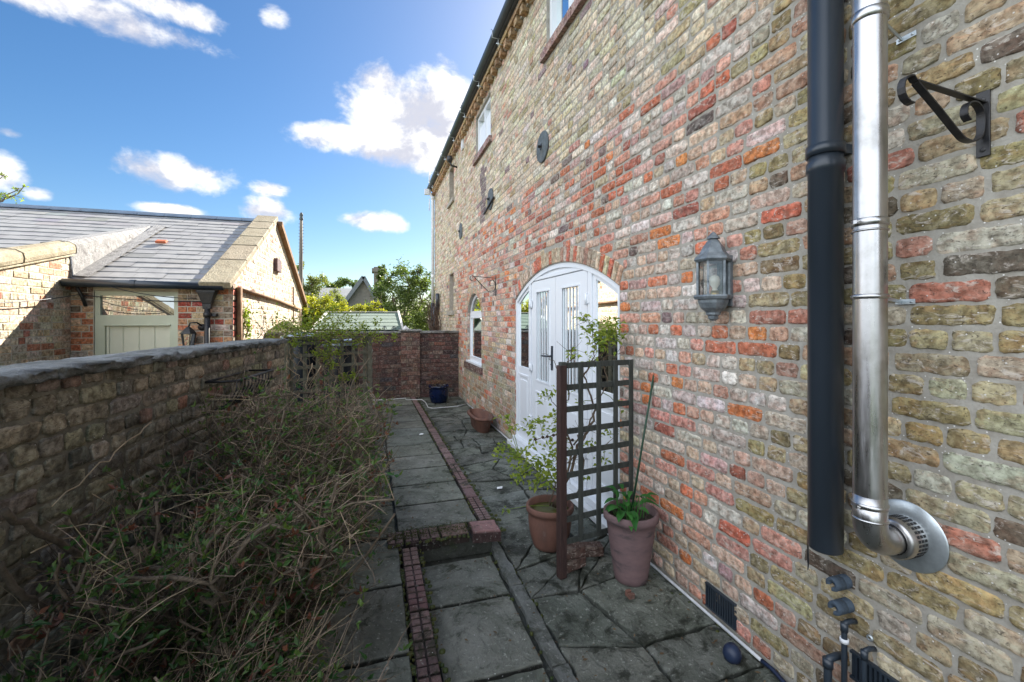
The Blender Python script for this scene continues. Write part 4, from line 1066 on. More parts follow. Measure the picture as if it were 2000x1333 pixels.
# gable (limewashed rubble and brick)
fg = Frame((XC,YF,0), (0,1,0), (1,0,0)); GW = 6.9
gt = lambda s: min(2.13+SL*s, 2.05+ (zr-2.05)*(GW-s)/(GW-(YR-YF)))+.0
gcol = lambda s,z,h: pick([(6,(.66,.59,.48)),(2,(.60,.51,.40)),(.8,(.50,.37,.28)),(.3,(.40,.24,.17))]) if s > .45 else pick([(3,(.42,.10,.07)),(3,(.50,.40,.30)),(1,(.3,.2,.15))])
brickwork(m2, fg, 0.01, GW, -.42, zr, .085, gcol, None, relief=.004, header=.5, rough=1.6, topf=lambda s: gt(s)-.04, pj=.016)
m2.add([fg(0,-.5),fg(GW,-.5),fg(GW,gt(GW)),fg(YR-YF,zr),fg(0,2.13)], [(0,1,2,3,4)], m=2)
m2.add([fg(GW,-.5),fg(GW,-.5,-8),fg(GW,gt(GW),-8),fg(GW,gt(GW))], [(0,1,2,3)], m=1)
m2.build('wall', ['brick_out','mortar_out','limewash'], ob)
# wing side wall facing +X
fw = Frame((XW,YF-.0,0), (0,-1,0), (1,0,0))
ct = lambda s: 2.49-.26*s
m2 = MB()
WING = [(6,(.62,.54,.40)),(3,(.58,.46,.31)),(.9,(.52,.23,.14)),(2,(.66,.60,.48)),(.8,(.48,.38,.27))]
brickwork(m2, fw, 0, 4.6, -.42, 2.6, .083, lambda s,z,h: pick(WING), None, relief=.005, header=.3, topf=lambda s: ct(s)+.0, pj=.010)
m2.add([fw(0,-.5),fw(4.6,-.5),fw(4.6,ct(4.6)),fw(0,ct(0))], [(0,1,2,3)], m=1)
m2.add([fw(4.6,-.5),fw(4.6,-.5,-4),fw(4.6,ct(4.6),-4),fw(4.6,ct(4.6))], [(0,1,2,3)], m=1)
m2.build('wing_wall', ['brick_out','mortar_out'], ob)
m2 = MB(); s0 = -.03; ns = 10
for i in range(5):
    a, e = s0+i*.93, s0+(i+1)*.93-.01
    prof = [(-.30,-.02),(.045,-.02),(.05,.03),(.035,.09),(-.03,.125),(-.14,.135),(-.24,.11),(-.3,.05)]
    vs = [fw(s, ct(s)+dz, n_) for s in (a, e) for n_, dz in prof]; n = len(prof)
    m2.add(vs, [(k,(k+1)%n,n+(k+1)%n,n+k) for k in range(n)]+[tuple(range(n)),tuple(range(2*n-1,n-1,-1))])
m2.tube([fw(-.02,ct(0)-.035,.03), fw(4.5,ct(4.5)-.035,.03)], .012, 6)
m2.build('wing_coping', 'verge_stone', ob, bevel=.01)
# lead covered cheek dying into the roof
ym = YF+2.35
m2 = MB()
roofz = lambda y: 2.145+SL*(y-YF)
tp = lambda y: 2.62+(roofz(ym)-2.62)*(y-YF)/(ym-YF)
P = []
N_ = 12
vs = []
for i in range(N_+1):
    y = YF+(ym-YF)*i/N_; zb = roofz(y)+.012; zt_ = max(tp(y), zb+.01)
    vs += [(XW+.20,y-.02,zb+.01),(XW+.03,y,zb+.03),(XW+.0,y,zt_-.05),(XW-.06,y,zt_+.0),(XW-.30,y,zt_-.02)]
m2.add(vs, [(i*5+k, (i+1)*5+k, (i+1)*5+k+1, i*5+k+1) for i in range(N_) for k in range(4)], smooth=False)
m2.add([(XW+.20,YF-.1,2.10),(XW+.03,YF-.02,2.13),(XW,YF-.02,tp(YF)-.05),(XW-.06,YF-.02,tp(YF)),(XW-.3,YF-.02,tp(YF)-.02),(XW-.3,YF-.02,2.1)], [(0,1,2,3,4,5)])
m2.build('lead_flashing', 'lead_white', ob)
# slate roof facing the yard
m2 = MB(); Lr = math.hypot(YR-YF+.12, SL*(YR-YF+.12)); dirU = Vector((0,1,SL)).normalized(); nr = Vector((0,-SL,1)).normalized()
rows = 17; rh = Lr/rows
E0 = Vector((0,YF-.13,2.13-.13*SL+.01))
for r_ in range(rows):
    x = XL-random.uniform(0,.3)
    while x < XC-.03:
        wdt = random.uniform(.26,.40); e = min(x+wdt, XC-.02)
        p0 = E0+dirU*(r_*rh-.006+random.uniform(-.012,.012)); p1 = E0+dirU*((r_+1)*rh+.06)
        h0, h1 = .015+random.uniform(-.003,.004), .004
        vs = [Vector((a,0,0))+p+nr*hh for p, hh in ((p0,h0-.014),(p0,h0),(p1,h1)) for a in (x+.002, e-.002)]
        m2.add(vs, [(0,1,3,2),(2,3,5,4)], c=vary((1,1,1), .12), smooth=False); x = e
m2.add([(XL,YF-.12,2.06),(XC-.0,YF-.12,2.06),(XC,YR,zr),(XL,YR,zr)], [(0,1,2,3)], c=(.5,.5,.5))
m2.add([(XL,YR,zr+.01),(XC+.02,YR,zr+.01),(XC+.02,YF+GW+.15,1.99),(XL,YF+GW+.15,1.99)], [(0,1,2,3)], c=(.7,.7,.7))
m2.build('roof', 'slate', ob)
m2 = MB(); x = XL
while x < XC-.35:
    e = x+.44; v = vary((1,1,1), .08)
    m2.add([(a, YR+dy, zr+dz) for a in (x,e-.006) for dy, dz in ((-.13,-.02),(-.12,.0),(-.03,.062),(.03,.062),(.12,.0),(.13,-.02))], [(k,k+1,k+7,k+6) for k in range(5)]+[tuple(range(6)),tuple(range(11,5,-1))], c=v); x = e
m2.build('ridge_tiles', 'ridge_blue', ob)
# stone verge coping
m2 = MB(); cuts = [0,.26,.46,.60,.74,.87,1.0]
q0 = Vector((0,YF-.22,2.13-.22*SL)); q1 = Vector((0,YR+.02,zr+.02)); 
for i in range(6):
    a = q0.lerp(q1, cuts[i]); e = q0.lerp(q1, cuts[i+1]); e = e-(e-a).normalized()*.012
    c0 = (a+e)/2+nr*(.055+.006*i%2)+Vector((XC-.155,0,0)); m2.obox(c0, (.19,0,0), (e-a)/2, nr*.045, c=vary((1,1,1),.08))
m2.build('verge_coping', 'verge_stone', ob, bevel=.012)
m2 = MB(); q2 = Vector((XC+.03,YR+.05,zr+.0)); q3 = Vector((XC+.03,YF+GW+.2,2.0)); m2.bar(q2, q3, .14, .11, (0,0,1)); m2.build('verge_board', 'rust_wood', ob)
# gutter, hopper and downpipe
m2 = MB(); gy = YF-.19
m2.tube([(XW+.02,gy,2.075),(XC-.06,gy,2.06)], .052, 12); m2.lathe([(.058,-.03),(.058,.03)], (-3.0,gy,2.07), 16, axis=(1,0,0))
hx = onY(404, 600, YF-.12).x
og_ = m2.build('gutter', 'black_plastic', ob)
m2 = MB(); yy = YF-.10
for (za, zb, wa, wb) in ((2.04,1.98,.115,.115),(1.98,1.82,.105,.055),(1.82,1.75,.055,.05)):
    m2.add([(hx+sx*w_,yy+sy*w_*.7,z) for z, w_ in ((za,wa),(zb,wb)) for sx, sy in ((-1,-1),(1,-1),(1,1),(-1,1))], [(0,1,5,4),(1,2,6,5),(2,3,7,6),(3,0,4,7),(0,3,2,1),(4,5,6,7)])
m2.build('hopper', 'black_iron', ob, bevel=.006)
m2 = MB(); m2.tube([(hx,yy,1.78),(hx,yy,-.4)], .038, 12); m2.tube([(hx,yy,1.70),(hx,yy,1.64)], .05, 12); m2.box((hx,yy+.01,1.65),(hx+.10,YF-.002,1.69)); m2.build('downpipe', 'black_iron', ob)
m2 = MB(); x1 = onY(133,570,YF-.1).x; m2.tube([(x1+.1,YF-.12,2.03),(x1+.12,YF-.05,1.9),(x1+.14,YF-.012,1.78)], .02, 6); m2.build('gutter_bracket', 'black_iron', og_)
# door with frame and transom light
m2 = MB(); tz0 = onY(265,616,YF).z; lt = onY(265,637,YF).z
zz1 = dz1-.003
plate(m2, ff, rect(dx0+.003,dx1-.003,-.4,zz1), [rect(dx0+.06,dx1-.05,tz0+.0,zz1-.06), rect(dx0+.11,dx1-.10,-.35,lt)], -.10, -.02)
bar2(m2, ff, dx0+.10, dx1-.09, lt+.002, lt+.02, -.03, .0)
mfr = m2.build('door_frame', 'sage_paint', ob, bevel=.004)
m2 = MB(); tg0 = rect(dx0+.06,dx1-.05,tz0,zz1-.06); m2.add([ff(a,z,-.05) for a,z in tg0], [(0,1,2,3)]); m2.build('glass_pane', 'glass', mfr)
m2 = MB(); xa, xb = dx0+.115, dx1-.105; nb_ = 4
for i in range(nb_):
    a = xa+(xb-xa)*i/nb_; e = xa+(xb-xa)*(i+1)/nb_; bar2(m2, ff, a+.006, e-.006, -.34, lt-.004, -.10, -.065)
bar2(m2, ff, xa, xb, -.34, lt-.005, -.12, -.075); bar2(m2, ff, xa, xa+.03, -.34, lt-.006, -.075, -.045)
m2.build('door', 'sage_paint_light', ob, bevel=.004)
m2 = MB(); c0 = onY(539,519,YF); gyv = onX(539,519,XC); m2.box((XC-.01,gyv.y-.22,gyv.z-.13), (XC+.07,gyv.y+.22,gyv.z+.13)); m2.build('vent_block', 'terracotta_mauve', ob, bevel=.01)
# pipes on the gable
m2 = MB(); a = onX(469,566,XC+.04); e = onX(586,604,XC+.04); m2.tube([a, (a+e)/2+Vector((0,0,.03)), e], .032, 8)
m2.tube([a+Vector((0,-.04,.03)), a+Vector((0,-.05,-1.9))], .04, 8); k = onX(573,562,XC+.03); m2.tube([k+Vector((0,-.06,0)), k, k+Vector((0,0,-.9))], .014, 6)
m2.tube([e, e+Vector((0,.02,-1.2))], .02, 6)
m2.build('waste_pipe', 'rust_wood', ob)
# sagging cables
def sag(p, q, s, n=12): p = Vector(p); q = Vector(q); return [p.lerp(q, i/n)-Vector((0,0,s*4*(i/n)*(1-i/n))) for i in range(n+1)]
m2 = MB(); m2.tube(sag((XW+.02,4.4,1.78),(XW+.1,YF-.03,1.93), .09), .006, 5); m2.tube(sag((XW+.1,YF-.03,1.93),(onY(400,590,YF).x,YF-.02,1.86), .03), .006, 5)
m2.tube(sag((onY(220,566,YF-.15).x,YF-.22,2.03),(onY(385,580,YF).x,YF-.03,1.90), .04), .005, 5)
m2.build('slack_cable', 'black_plastic', label='thin black cables sagging across the front of the outbuilding', cat='cable')
# orange tile fragment on roof
c0 = onY(315,470,8.6); yy = 8.75; zz = roofz(yy)+.045; xx = onY(315,470,yy).x
m2 = MB(); m2.obox((xx,yy,zz), (.075,0,0), Vector(dirU)*.05, nr*.02); m2.build('clay_fragment', 'orange_clay', label='small bright orange clay piece lying on the slate roof', cat='tile piece', bevel=.012)
# outbuilding lantern
t = thing('wall_lantern', 'small black lantern on a curved arm by the outbuilding downpipe', 'wall lamp', (0,YF,1.2)); yy = YF-.13
c0 = onY(368,655,yy); k = MB(); x, zt_ = c0.x, onY(368,640,yy).z
k.lathe([(.0,zt_+.02),(.03,zt_),(.085,zt_-.06),(.10,zt_-.085),(.09,zt_-.09)], (x,yy,0), 6, smooth=False); k.build('lamp_roof', 'black_iron', t)
k = MB(); 
for i in range(6):
    a = i*math.pi/3; k.tube([(x+.085*math.cos(a),yy+.085*math.sin(a),zt_-.09),(x+.055*math.cos(a),yy+.055*math.sin(a),zt_-.30)], .006, 4)
k.lathe([(0,zt_-.30),(.06,zt_-.30),(.05,zt_-.33),(0,zt_-.34)], (x,yy,0), 6, smooth=False); k.build('lamp_frame', 'black_iron', t)
k = MB(); k.tube([(x,yy,zt_),(x+.02,yy,zt_+.06),(x+.09,yy+.02,zt_+.07),(x+.12,yy+.11,zt_+.02)], .012, 6); k.lathe([(0,.02),(.045,.015),(.05,0)], (x+.12,YF-.002,zt_+.0), 16, axis=(0,-1,0)); k.build('lamp_arm', 'black_iron', t)
k = MB(); k.lathe([(.08,zt_-.09),(.052,zt_-.30)], (x,yy,0), 6, smooth=False); k.build('lamp_glass', 'lantern_glass', t)
# ---- hay rack on the garden wall
t = thing('hayrack_planter', 'empty black iron hayrack planter fixed to the left garden wall above the shrubs', 'planter', tuple(LA+LU*1.4))
A0 = onP(397,750,LA,LN); A1 = onP(482,722,LA,LN); zz = (A0.z+A1.z)/2; dL = (A1-A0); dL.z = 0; L = dL.length; s_a = (A0-LA).dot(LU)
fh = Frame(LA+LU*s_a, LU, LN); out_ = .20
def hr(name, fn): k = MB(); fn(k); k.build(name, 'black_iron', t)
hr('rim', lambda k: [k.tube([fh(0,zz,.012), fh(L,zz,.012)], .008, 6), k.tube([fh(0,zz,.012), fh(0.02,zz-.0,out_), fh(L,zz,out_), fh(L,zz,.012)], .009, 6)])
def curve(k, s):
    k.tube([fh(s,zz,out_), fh(s,zz-.06,out_-.005), fh(s,zz-.13,out_-.04), fh(s,zz-.19,out_-.10), fh(s,zz-.215,.012)], .006, 5)
for i in range(11): hr('bar', lambda k: curve(k, .02+(L-.04)*i/10))
hr('front_rail', lambda k: k.tube([fh(0,zz-.13,out_-.036), fh(L,zz-.13,out_-.036)], .006, 6)); hr('base_rail', lambda k: k.tube([fh(0,zz-.215,.012), fh(L,zz-.215,.012)], .008, 6))
#SPLIT3
# ================================================================== POTS AND NEAR TRELLIS
def pot_round(name, label, x, y, rt, rb, h, mat, rim=.028, th=.022, fill=.05, group='terracotta pots', soil='soil', cat='plant pot', bulge=0.):
    t = thing(name, label, cat, (x,y,0), group)
    k = MB(); n = 10
    prof = [(0,.004),(rb-.01,.004),(rb,.012)]
    for i in range(1,n): f = i/n; prof.append((rb+(rt-.018-rb)*f**.9+bulge*math.sin(math.pi*f), .012+(h-rim*1.6-.012)*f))
    prof += [(rt-.016,h-rim*1.6),(rt-.002,h-rim*1.35),(rt,h-rim*.8),(rt-.003,h-.006),(rt-.010,h),(rt-th,h-.004),(rt-th-.004,h-fill-.02)]
    k.lathe(prof, (x,y,0), 48); k.build('pot', mat, t)
    k = MB(); k.lathe([(rt-th-.002,h-fill),(rt*.5,h-fill+.012),(0,h-fill+.008)], (x,y,0), 24); k.build('soil', soil, t)
    return t
bx_, by_ = 1.525, 2.40
pot_round('terracotta_pot', 'tall mauve-brown tapered pot with broad green leaves and a green cane against the wall', bx_, by_, .168, .098, .43, 'terracotta_mauve', rim=.034)
k = MB(); fx, fy = onZ(1231,1158,.03).x, onZ(1231,1158,.03).y
k.box((fx-.018,fy-.02,0),(fx+.018,fy+.03,.022)); k.box((fx-.016,fy-.026,.022),(fx+.016,fy-.006,.034)); k.box((fx-.016,fy+.012,.022),(fx+.016,fy+.03,.034)); k.build('pot_foot', 'terracotta', label='small orange clay pot foot under the tall mauve-brown pot', cat='pot foot', bevel=.003)
px_, py_ = 1.205, 2.93
pot_round('terracotta_pot', 'rounded orange-brown pot of moss behind the brown trellis post', px_, py_, .170, .115, .30, 'terracotta', rim=.03, bulge=.012, soil='leaf_moss')
# near trellis
p0 = Vector((1.128,2.55,0)); p1 = Vector((1.672,2.64,0)); NU = (p1-p0).normalized(); NN = Vector((NU.y,-NU.x,0)); NL = (p1-p0).length
fn = Frame(p0, NU, NN); zt = 1.325
t = thing('trellis_panel', 'dark square trellis with a red-brown post standing out from the wall between the two pots', 'trellis', tuple(p0), 'square garden trellises')
k = MB(); bar2(k, fn, -.026, .024, .0, zt-.008, -.022, .024); k.build('post', 'post_wood', t, bevel=.003)
k = MB(); bar2(k, fn, -.014, .024, zt-.03, zt+.012, -.018, .018); k.build('post_cap', 'trellis_wood', t, bevel=.003)
for i in range(9):
    k = MB(); z = zt-.012-.138*i; bar2(k, fn, .026, NL, z-.018, z+.018, -.0105, .001); k.build('rail', 'trellis_wood', t, bevel=.002)
for (u) in (1133,1168,1201,1231):
    a = (onP(u, 800, p0, NN)-p0).dot(NU); k = MB(); bar2(k, fn, a-.017, a+.017, .20+random.uniform(0,.04) if u < 1220 else .30, zt+.006, .0015, .013); k.build('upright', 'trellis_wood', t, bevel=.002)
# bricks propping the post foot
for (x, y, z, rz, c) in ((1.235,2.63,.0,.3,'brick'),(1.235,2.64,.068,.15,'brick'),(1.42,2.74,.0,-.2,'brick')):
    k = MB(True); ca, sa = math.cos(rz), math.sin(rz)
    k.obox((x,y,z+.034), (.085*ca,.085*sa,0), (-.045*sa,.045*ca,0), (0,0,.0325), c=(.09,.055,.045))
    k.build('loose_brick', 'brick_house', label=['lower mossy brick propping the trellis post foot','upper chipped pale brick propping the trellis post foot','loose brick lying between the two pots'][[0,.068,1].index(z) if x < 1.3 else 2], cat='brick', group='loose bricks at the trellis foot', bevel=.006)
# cane and leaves in the tall pot
q0 = Vector((bx_+.03,by_+.05,.36)); q1 = onP(1279,720,(0,by_+.10,0),Vector((0,1,0)))
k = MB(); k.tube([q0,q0.lerp(q1,.5),q1], .0065, 8); k.build('garden_cane', 'green_cane', label='slim dark green cane leaning in the tall pot', cat='cane')
def broadleaf(k, p, d, L, wd, c):
    d = Vector(d).normalized(); s = d.cross(Vector((0,0,1))).normalized(); up = s.cross(d)
    n = 6; vs = []
    for i in range(n+1):
        f = i/n; ctr = Vector(p)+d*L*f+Vector((0,0,-L*.55*f*f)); w_ = wd*math.sin(math.pi*min(1,f*.96+.03))**.8*.5
        vs += [ctr-s*w_+up*w_*.35, ctr, ctr+s*w_+up*w_*.35]
    k.add(vs, [(i*3+j, i*3+j+1, i*3+j+4, i*3+j+3) for i in range(n) for j in (0,1)], c=c, smooth=True)
t = thing('broad_leaf_plant', 'low plant with broad bright green leaves growing in the tall mauve-brown pot', 'plant', (bx_,by_,.38))
k = MB(); st = MB()
for i in range(34):
    a = random.uniform(0,6.28); r0 = random.uniform(.0,.10); cx, cy = bx_+r0*math.cos(a)-.03, by_+r0*math.sin(a)-.02
    h_ = random.uniform(.40,.50)+(.05 if random.random()<.2 else 0); tip = Vector((cx+.02*math.cos(a), cy+.02*math.sin(a), h_))
    st.tube([(cx,cy,.375),tip], .0025, 4); broadleaf(k, tip, (math.cos(a)+random.uniform(-.4,.4),math.sin(a)+random.uniform(-.4,.4),random.uniform(.1,.9)), random.uniform(.07,.13), random.uniform(.030,.05), (random.random(),0,0))
k.build('foliage', 'leaf_deep', t); st.build('stem', 'leaf_deep', t)
# climber through the near trellis
def polyline(k, pts, r0, r1, n=6, wob=.006):
    P = [Vector(pts[0])]
    for i in range(len(pts)-1):
        a, e = Vector(pts[i]), Vector(pts[i+1])
        for q in range(1,5): P.append(a.lerp(e, q/4)+Vector([random.gauss(0,wob) for _ in range(3)])*(1 if q < 4 else .3))
    m_ = len(P); k.tube(P, [r0+(r1-r0)*i/(m_-1) for i in range(m_)], n)
    return P
t = thing('climbing_shrub', 'sparse climber with lime green leaves growing up behind the near trellis', 'climber', (px_,py_,.28))
k = MB(); lf = MB()
PY3 = 2.80
def pp(u, v, y=PY3): return onY(u, v, y)
k.cur = (.45,.4,.35)
main = polyline(k, [(px_+.04,py_,.27),pp(1112,930),pp(1128,870),pp(1150,840),pp(1163,800),pp(1150,765),pp(1140,735),pp(1150,715),pp(1180,690),pp(1190,655)], .011, .004)
m2_ = polyline(k, [(px_+.03,py_+.02,.27),pp(1105,940),pp(1118,880),pp(1108,850),pp(1100,800),pp(1112,770),pp(1096,720),pp(1125,695),pp(1112,683)], .009, .002)
m3_ = polyline(k, [pp(1120,870),pp(1150,830),pp(1168,790),pp(1185,750),pp(1180,700),pp(1200,690),pp(1216,688)], .006, .002)
m4_ = polyline(k, [(px_,py_,.28),pp(1085,950,2.9),pp(1070,915,2.95),pp(1040,900,3.0),pp(1010,893,3.0)], .006, .0015)
m5_ = polyline(k, [pp(1118,860),pp(1094,850),pp(1070,853,2.9),pp(1046,858,2.95)], .004, .003)
m6_ = polyline(k, [pp(1108,905),pp(1130,880),pp(1150,878),pp(1180,870),pp(1205,850)], .004, .0015)
m7_ = polyline(k, [pp(1150,715),pp(1165,680),pp(1155,640),pp(1148,625)], .004, .0015)
m8_ = polyline(k, [pp(1094,800),pp(1075,775),pp(1062,765)], .003, .0015)
m9_ = polyline(k, [pp(1088,722),pp(1080,704,2.8),pp(1070,694,2.8),pp(1058,692,2.8)], .0025, .0015)
m10 = polyline(k, [(px_+.05,py_-.02,.27),pp(1130,960),pp(1140,900),pp(1128,850)], .009, .005)
stems = main+m2_+m3_+m6_+m7_
for _ in range(55):       # fine bare twigs between the laths
    q = random.choice(stems); d = Vector((random.gauss(0,1),random.gauss(0,.35),random.gauss(.3,.8))).normalized(); L = random.uniform(.05,.14)
    k.tube([q, q+d*L*.5+Vector((0,0,random.uniform(-.01,.01))), q+d*L], [.0018,.0014,.0008], 4)
for q in m5_[::2]: k.lathe([(0,.012),(.011,.006),(.012,-.004),(0,-.012)], q, 6, smooth=False, c=(.2,.15,.15))
k.build('branches', 'twig', t)
spots = [(1190,650,26,60,2.8),(1170,668,22,40,2.8),(1150,640,14,20,2.8),(1140,622,10,12,2.8),(1120,690,14,14,2.8),(1200,630,14,20,2.8),(1158,705,16,16,2.8),(1168,660,30,40,2.8),(1210,660,12,14,2.8),
    (1068,770,16,18,2.8),(1085,810,16,18,2.85),(1055,828,22,30,2.95),(1035,835,16,22,3.0),(1092,845,16,16,2.85),(1000,885,20,26,3.05),(975,885,14,14,3.1),(1020,893,18,26,3.0),(1050,912,22,40,2.95),(1075,900,22,40,2.9),(1065,930,24,50,2.9),
    (1090,925,18,30,2.85),(1020,922,14,20,3.0),(1042,948,10,12,2.95),(988,996,8,6,3.0),(1010,935,12,12,3.0),(1155,870,12,14,2.85),(1180,900,14,12,2.85),(1140,930,12,10,2.85),(1190,850,14,12,2.85),(1205,790,12,9,2.8),(1110,760,12,8,2.8),(1130,790,14,10,2.85),
    (1000,835,10,14,3.3),(985,815,9,10,3.4),(1100,870,20,22,2.85),(1040,868,12,10,3.0),(980,870,10,12,3.1)]
for (u, v, rr, cnt, yy) in spots:
    c0 = onY(u, v, yy); s_ = rr/F*yy*1.1
    near = min(stems+m4_+m5_+m8_, key=lambda q: (q-c0).length)
    k2 = [near, near.lerp(c0,.5)+Vector((0,0,.015)), c0]
    lf.tube(k2, [.003,.0024,.0018], 4, c=(.1,0,0))
    for _ in range(int(cnt*1.45)):
        p_ = c0+Vector((random.gauss(0,.55)*s_, random.gauss(0,.5)*s_, random.gauss(0,.5)*s_))
        lf.leaf(p_, (random.gauss(0,1),random.gauss(0,1),random.gauss(-.1,.5)), random.uniform(.028,.052), random.uniform(.016,.028), Vector((random.gauss(0,.5),random.gauss(-.5,.5),1)), droop=.15)
lf.build('foliage', 'leaf_lime', t)
# oblong planter
t = thing('oblong_planter', 'empty oblong terracotta trough with a rope-edged rim at the foot of the wall', 'planter', (1.53,6.42,0))
def stadium(rx, ry, z, n=40):
    P = []
    for i in range(n):
        a = 2*math.pi*i/n; c_, s_ = math.cos(a), math.sin(a); e = .72
        P.append((1.53+math.copysign(abs(c_)**e, c_)*rx, 6.42+math.copysign(abs(s_)**e, s_)*ry, z))
    return P
k = MB(); prof = [(.09,.30,0),(.10,.315,.01),(.122,.352,.15),(.129,.36,.155),(.122,.354,.165),(.126,.358,.175),(.149,.385,.185),(.154,.39,.205),(.146,.382,.218),(.126,.36,.218),(.118,.352,.20),(.098,.31,.03)]
vs = []; 
for (a_, b2, z) in prof: vs += stadium(a_, b2, z)
k.add(vs, [(i*40+j, i*40+(j+1)%40, (i+1)*40+(j+1)%40, (i+1)*40+j) for i in range(len(prof)-1) for j in range(40)]+[tuple(range(40)), tuple(range(11*40,12*40))], smooth=True)
k.build('trough', 'terracotta', t)
k = MB(); P = stadium(.154,.390,.196,90)
for i in range(90):
    p_, q_ = Vector(P[i]), Vector(P[(i+1)%90]); d = (q_-p_).normalized(); L_ = (q_-p_).length; k.tube([p_-d*L_*.45+Vector((0,0,-.009)), p_+d*L_*.7+Vector((0,0,.009))], .0075, 5)
k.build('rope_rim', 'terracotta', t)
# blue pot with withered plant
pot_round('blue_pot', 'glazed dark blue pot with a withered plant in the far corner', 1.245, 8.66, .205, .15, .335, 'blue_glaze', rim=.03, group=None, bulge=.015)
t = thing('withered_plant', 'withered brown and green plant growing in the blue pot', 'plant', (1.245,8.66,.30))
k = MB(); 
for _ in range(260):
    a = random.uniform(0,6.28); r_ = random.uniform(0,.19); z = random.uniform(.29,.42); k.leaf((1.245+r_*math.cos(a),8.66+r_*math.sin(a),z), (math.cos(a),math.sin(a),random.uniform(-.4,.9)), random.uniform(.03,.08), .012, c=(random.random(),0,0))
k.build('foliage', 'leaf_dry', t)
# scraps of litter
for (u, v, lab, s_) in ((976,954,'crumpled white scrap on the paving by the climber','a'),(823,849,'small white flake on the middle path slab','b')):
    c0 = onZ(u, v, .012 if s_ == 'a' else zup(5.2)+.008); k = MB(); k.add([(c0.x-.03,c0.y-.01,c0.z),(c0.x+.02,c0.y-.018,c0.z+.003),(c0.x+.03,c0.y+.012,c0.z+.012),(c0.x-.02,c0.y+.02,c0.z+.006),(c0.x,c0.y,c0.z+.016)], [(0,1,4),(1,2,4),(2,3,4),(3,0,4)])
    k.build('litter', 'paper_white', label=lab, cat='litter', group='white scraps of litter')
# moss cushions in the joints, and leaf litter
k = MB()
def mossclump(x, y, z, r):
    k.lathe([(0,r*.35),(r*.6,r*.28),(r,0),(r*1.05,-.01)], (x,y,z), 7, sx=random.uniform(.7,1.4), c=(random.random(),0,0))
for _ in range(900):
    s_ = random.random()
    if s_ < .35: x, y = random.choice((.755,.868))+random.gauss(0,.008), random.uniform(3.2,9); z = zup(y)
    elif s_ < .6: x, y = random.choice((.175,.295))+random.gauss(0,.010), random.uniform(.4,3.0); z = zl(y)-.008
    elif s_ < .8: x, y = random.uniform(.1,.9), random.choice((2.985,3.165,3.15))+random.gauss(0,.015); z = .14 if y < 3.16 else .13
    elif s_ < .9: x, y = random.choice((.775,.87))+random.gauss(0,.01), random.uniform(.5,3.2); z = .003
    else: x, y = 1.74-abs(random.gauss(0,.03)), random.uniform(1,9); z = .002
    mossclump(x, y, z, random.uniform(.004,.014))
for _ in range(1500):
    x, y = random.uniform(.1,.87), random.gauss(3.07,.05)
    if y < 2.99: continue
    k.leaf((x,y,.150), (random.gauss(0,1),random.gauss(0,1),.6), random.uniform(.006,.014), .006, c=(random.random(),0,0))
k.build('moss', 'leaf_moss', kind='stuff', label='small dark green cushions of moss in the paving joints', cat='moss', base=(0,0,0))
random.seed(61); k = MB()
for _ in range(1500):
    x = random.uniform(-.3,1.74); y = .6+8.5*random.random()**1.3
    if random.random() < .5: x = random.choice((random.gauss(1.68,.06), random.gauss(.88,.05), random.gauss(.3,.03), random.gauss(-.2,.12), random.gauss(.70,.05)))
    z = (zup(y)+.012 if x < .74 and y > 3.2 else zl(y)+.010 if x < .17 else .012) if not (.74 < x < .87 and y > 2.9) else zup(y)+.022
    if x > 1.74 or (2.9 < y < 3.2 and x < .87): continue
    r_ = random.random(); L = random.uniform(.008,.03)
    k.leaf((x,y,z), (random.gauss(0,1),random.gauss(0,1),random.gauss(.05,.1)), L, L*(.12 if r_ < .4 else .5), Vector((random.gauss(0,.2),random.gauss(0,.2),1)), c=(random.random(),0,0), fold=.1)
k.build('paving_debris', 'leaf_dry', kind='stuff', label='bits of dry leaf and twig scattered over the paving', cat='debris', base=(0,0,0))
